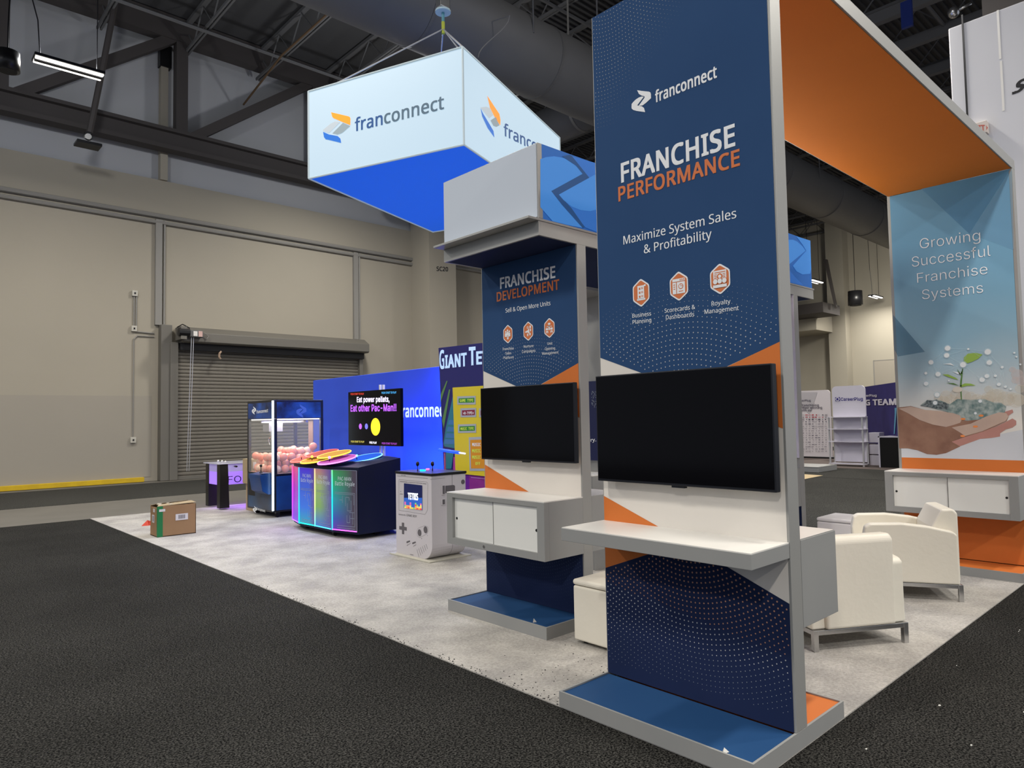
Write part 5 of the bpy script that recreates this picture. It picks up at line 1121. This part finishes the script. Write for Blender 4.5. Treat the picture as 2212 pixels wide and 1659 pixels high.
g = MB(); g.box(X0+.02, X0+.10, Y0-.005, Y0-.003, .365, .40, LABEL); g.box(X0+.24, X0+.41, Y0-.005, Y0-.003, .22, .31, LABEL)
lab(Y0+.12, Y0+.19, .35, .40); lab(Y0+.14, Y0+.24, .20, .31)
for i in range(6): g.box(X0+.28+i*.016, X0+.288+i*.016, Y0-.007, Y0-.005, .24, .295, INK)
for i in range(5): g.box(X0-.007, X0-.005, Y0+.16, Y0+.21, .22+i*.016, .229+i*.016, INK)
g.build('label', bx)
g = MB(); q = at(312, 1137, Z=.0); g.face([q+Vector((-.01, .06, .007)), q+Vector((.10, -.02, .007)), q+Vector((.12, 0, .06)), q+Vector((.05, .03, .09))], mat('red_fabric', (.6, .06, .03), .6)); g.face([q+Vector((-.04, .02, .007)), q+Vector((.06, -.02, .007)), q+Vector((.05, .03, .09))], MATS['red_fabric'])
one(g, 'red_flag', 'small red cloth scrap beside the brown cardboard box', 'cloth')

# ================================================================== LOUNGE
def armchair(label, loc, rz):
    c = thing('armchair', label, 'armchair', loc, rz, 'cream leather armchairs'); W, D = .74, .74
    g = MB()
    for x in (0, W-.035):
        for y in (0.01, D-.045): g.box(x, x+.035, y, y+.035, 0, .139, CHROME)
    for y in (.012, D-.043): g.box(.0355, W-.0355, y, y+.031, .107, .138, CHROME)
    for x in (.002, W-.033): g.box(x, x+.031, .0455, D-.0455, .107, .138, CHROME)
    g.build('chrome_base', c, bevel=.002, local=True)
    for x in (0, W-.11):
        pts = [(x, .03, .14), (x, D, .14), (x, D+.01, .50), (x, D-.01, .60), (x, D-.05, .625), (x, .45, .635), (x, .25, .615), (x, .06, .575), (x, .035, .55)]
        g = MB(); g.prism(pts, (.11, 0, 0), LEATHER); o = g.build('armrest', c, bevel=.014, seg=3, local=True)
    g = MB(); g.prism([(.10, 0, .14), (.10, .22, .14), (.10, .20, .60), (.10, .12, .75), (.10, .03, .755), (.10, .0, .72)], (W-.20, 0, 0), LEATHER); g.build('backrest', c, bevel=.018, seg=3, local=True)
    g = MB(); g.box(.11, W-.11, .18, D-.02, .14, .30, LEATHER); g.build('seat_base', c, bevel=.01, local=True)
    g = MB(); g.box(.112, W-.112, .20, D-.0, .30, .43, LEATHER); g.build('seat_cushion', c, bevel=.03, seg=3, local=True)
    g = MB(); g.smooth = True
    for i in range(3):
        for j in range(2): g.sphere((.22+i*.15, .175-.03*j, .55+j*.1), .012, LEATHER, 8, 5)
    g.build('button', c, local=True)
    return c
a = at(1773, 1412, Z=.0); b = at(1974, 1391, Z=.0); rz1 = math.atan2(b.y-a.y, b.x-a.x)
armchair('cream leather armchair seen from behind beside the navy panel', (a.x-.03, a.y+.02, .006), rz1)
armchair('cream leather armchair turned sideways near the teal far leg', (6.72, 1.76, .006), math.atan2(.49, .87))
def ottoman(label, x0, x1, y0, y1, h, m):
    c = thing('ottoman', label, 'ottoman', (x0, y0, .006))
    g = MB(); g.box(x0, x1, y0, y1, .03, h-.045, m); g.build('body', c, bevel=.015, seg=3)
    g = MB(); g.box(x0-.004, x1+.004, y0-.004, y1+.004, h-.042, h, m); g.build('lid', c, bevel=.02, seg=3)
    for x in (x0+.05, x1-.08):
        for y in (y0+.05, y1-.08): g = MB(); g.box(x, x+.03, y, y+.03, .006, .035, BLACK); g.build('foot', c)
ottoman('cream leather ottoman between the two navy panels', 3.70, 4.15, 2.95, 3.40, .455, LEATHER)
ottoman('glossy white ottoman behind the armchairs', 7.72, 8.2, 2.95, 3.42, .45, mat('white_leather', (.68, .66, .68), .25, bump=(20, .1)))
# scraps on the platform
SCR = mat('paper_white', (.7, .68, .62), .7)
for (px_, py_, s, lb) in ((1568, 1533, .008, 'round white scrap on the blue platform by the navy panel'), (1659, 1556, .016, 'pointed white scrap leaning on the navy panel foot'), (1567, 1626, .018, 'torn white scrap at the front rim of the blue platform'), (1330, 1453, .005, 'tiny white scrap at the back corner of the blue platform')):
    q = at(px_, py_, Z=ZP-.006); g = MB(); g.face([q+Vector((-s, 0, 0)), q+Vector((s, -s*.5, 0)), q+Vector((s*.4, s, .0)), q+Vector((0, s*.3, s*1.2))], SCR); g.face([q+Vector((-s, 0, 0)), q+Vector((s*.4, s, 0)), q+Vector((0, s*.3, s*1.2))], SCR)
    one(g, 'paper_scrap', lb, 'paper scrap')
q = at(1151, 1345, Z=.09); g = MB(); g.face([q, q+Vector((.03, -.01, 0)), q+Vector((.01, 0, .03))], SCR); one(g, 'paper_scrap', 'small white scrap on the blue platform of the middle panel', 'paper scrap')

# ================================================================== FAR BOOTH
FW = mat('white_booth_board', (.60, .58, .66), .5); FN = mat('navy_booth_wall', (.022, .016, .12), .7, noise=(3, (.028, .022, .15), .2)); FL = mat('navy_booth_letter', (.03, .02, .2), .6); AL2 = mat('far_aluminium', (.5, .5, .5), .4, .4)
def zp(x, y): return (1730+x/7.541, 820+y/7.541)
su = thing('display_shelf', 'white display shelf with rounded header board and CareerPlug style logo'.replace('CareerPlug style ', 'dark blue '), 'shelf', (21.7, 8.5, 0))
XS = 21.7; PS_ = Pl((XS, 0, 0), (-1, 0, 0), (0, -1, 0), 0)
def rrect(PL, x0, y0, x1, y1, dy, r, m, g, th):
    pts = []
    A = PL.px(*zp(x0, y1)); B = PL.px(*zp(x1, y1)); T1 = PL.px(*zp(x0, y0)); R = r
    yl_, yr_, zb_, zt_ = A.y, B.y, A.z, T1.z
    pts = [(PL.P.x, yr_, zb_), (PL.P.x, yl_, zb_)]+[(PL.P.x, yl_-R+R*math.cos(t), zt_-R+R*math.sin(t)) for t in [i*pi/12 for i in range(7)]]+[(PL.P.x, yr_+R+R*math.cos(t), zt_-R+R*math.sin(t)) for t in [pi/2+i*pi/12 for i in range(7)]]
    g.prism(pts, (th, 0, 0), m); return yl_, yr_, zb_, zt_
g = MB(); YL, YR, ZB, ZH = rrect(PS_, 522, 112, 1060, 600, 0, .13, FW, g, .06); g.build('header_board', su)
zs = [PS_.px(*zp(540, y)).z for y in (608, 800, 1000)]+[.08]
for z_ in zs: g = MB(); g.box(XS-.35, XS+.05, YR-.03, YL+.04, z_-.02, z_, FW); g.build('shelf_board', su)
g = MB()
for y_ in (YR, YL): g.box(XS-.33, XS-.29, y_-.02, y_+.02, .0, zs[0], AL2); g.box(XS+.02, XS+.06, y_-.02, y_+.02, 0, zs[0], AL2)
g.build('post', su)
g = MB(); g.box(XS+.0, XS+.02, YR+.02, YL-.02, .12, ZB, FW); g.build('back_board', su)
g = MB(); PSl = PS_.lift(.01); text(g, PSl, 'CareerPlug', zp(650, 345), zp(1010, 340), 6.8, FL, 'helv', .02)
A = PSl.px(*zp(560, 352)); B = PSl.px(*zp(635, 285)); g.prism([(A.x, A.y, A.z), (A.x, B.y, A.z), (A.x, B.y, B.z), (A.x, A.y, B.z)], (.005, 0, 0), FL); g.disc(Vector((A.x-.006, (A.y+B.y)/2, (A.z+B.z)/2)), PSl.U, PSl.V, .06, .06, FW, 14); g.disc(Vector((A.x-.009, (A.y+B.y)/2, (A.z+B.z)/2)), PSl.U, PSl.V, .035, .035, FL, 14)
g.build('logo_lettering', su, bevel=0)
XP = 24.6; PP_ = Pl((XP, 0, 0), (-1, 0, 0), (0, -1, 0), 0)
ps = thing('logo_poster', 'white poster wall covered with rows of tiny logos', 'poster', (XP, 11, 0))
g = MB(); yl_, yr_, zb_, zt_ = rrect(PP_, -120, 190, 515, 1290, 0, .12, mat('poster_white', (.60, .56, .58), .5), g, .06); g.build('board', ps)
g = MB(); PPl = PP_.lift(.01); TX = mat('poster_ink', (.10, .09, .12), .6)
poly(g, PPl, [zp(0, 205), zp(268, 205), zp(180, 480), zp(135, 560), zp(0, 420)], mat('poster_grey_angle', (.42, .40, .42), .6))
g.build('grey_angle', ps)
g = MB(); PPl = PP_.lift(.02)
for s_, a_, b_2, h_ in (('CareerPlug', (-85, 358), (160, 354), 4.2), ('to franchising', (-60, 435), (292, 430), 4.6), ('building their winning', (-190, 475), (345, 472), 4.6), ('team with us!', (-140, 515), (178, 513), 4.6)):
    text(g, PPl, s_, zp(*a_), zp(*b_2), h_, TX, 'sans', .02, res=2)
RD = mat('poster_red', (.4, .05, .07), .6); TX2 = mat('poster_ink_pale', (.3, .28, .30), .6)
for r_ in range(17):
    y = 575+r_*37
    for c_ in range(8):
        x = 35+c_*53+random.uniform(-6, 6); w_ = random.uniform(8, 22); h_ = random.uniform(3, 6 if r_ > 3 else 10)
        poly(g, PPl, [zp(x-w_, y-h_), zp(x+w_, y-h_), zp(x+w_, y+h_), zp(x-w_, y+h_)], RD if (r_ < 2 and random.random() < .45) else random.choice((TX, TX2, TX2)))
g.build('poster_print', ps)
g = MB(); g.box(XP-.02, XP+.4, yr_-.5, yl_, .0, .06, BLACK); g.build('plinth', ps)
bw = thing('booth_back_wall', 'dark navy booth wall with white NG TEAM lettering', 'exhibition wall', (23, 7, 0))
A = at(1852, 838, X=25.5); B = at(1960, 822, X=20.8); zt_ = (A.z+B.z)/2
g = MB(); nA = Vector((A.x, A.y, 0)); nB = Vector((B.x, B.y, 0)); dU = (nB-nA).normalized(); nN = Vector((-abs(dU.y), 0, 0)); nN = Vector((dU.y, -dU.x, 0)); 
g.prism([nA+ez*.004, nB+ez*.004, nB+ez*B.z, nA+ez*A.z], -nN*.08, FN); g.build('fabric', bw)
PW = Pl(nA, nN, dU, .02); g = MB()
text(g, PW, 'HIRING TEAM', zp(740, 420), zp(1560, 408), 9.8, mat('booth_white_letter', (.65, .62, .7), .6), 'sans', .05)
text(g, PW, 'CareerPlug', zp(945, 280), zp(1235, 275), 4.5, MATS['booth_white_letter'], 'helv', .02)
poly(g, PW, [zp(1528, 460), zp(1558, 460), zp(1555, 540), zp(1530, 885), zp(1512, 885), zp(1530, 560)], mat('pale_blue_print', (.12, .35, .55), .6))
g.build('white_lettering', bw)
dk = thing('booth_counter', 'black draped counter with white edge before the navy booth wall', 'counter', (21.7, 7.3, 0))
A = at(*zp(1280, 1430), Z=0); XD = A.x; zt_ = at(*zp(1285, 925), X=XD).z
g = MB(); g.box(XD, XD+.8, A.y-1.2, A.y-.03, 0, zt_-.03, mat('black_drape', (.006, .006, .006), .9)); g.build('drape', dk)
g = MB(); g.box(XD-.02, XD+.8, A.y-.04, A.y, 0, zt_, FW); g.box(XD-.02, XD+.82, A.y-1.25, A.y, zt_-.03, zt_, FW); g.build('white_edge', dk)
for i, (z0_, z1_, c_) in enumerate(((.0, .3, 'bottom'), (.33, .62, 'middle'), (.68, .98, 'top'))):
    g = MB(); yy = at(*zp(1260, 1300), Z=.2).y; g.box(22.2, 22.6, yy+.05, yy+.35, z0_, z1_, FW); one(g, 'storage_box', 'white storage box in a stack left of the black counter, %s one' % c_, 'box', bevel=.01)
g = MB(); A = at(*zp(1125, 1160), X=23.2); B = at(*zp(1290, 1160), X=23.2); g.box(22.75, 23.0, B.y, A.y, 0, at(*zp(1125, 1035), X=23.2).z, mat('dark_drape_table', (.05, .035, .03), .8)); one(g, 'side_table', 'dark draped side table between the display shelf and the black counter', 'table', bevel=.01)
g = MB(); A = at(1768, 1021, Z=0); g.box(A.x, A.x+1.2, A.y, A.y+1.5, .003, .13, ALUD); g.box(A.x-.01, A.x+1.2, A.y, A.y+1.5, .13, .15, ALU)
one(g, 'low_platform', 'low grey platform lying in the aisle just right of the arch leg', 'platform', bevel=.004)
g = MB(); g.face([at(1732, 1024, Z=.008), at(1732, 1036, Z=.008), at(1778, 1027, Z=.008)], mat('tan_floor_patch', (.55, .42, .24), .8)); one(g, 'floor_mat', 'small tan mat on the aisle carpet in front of the low grey platform', 'mat')
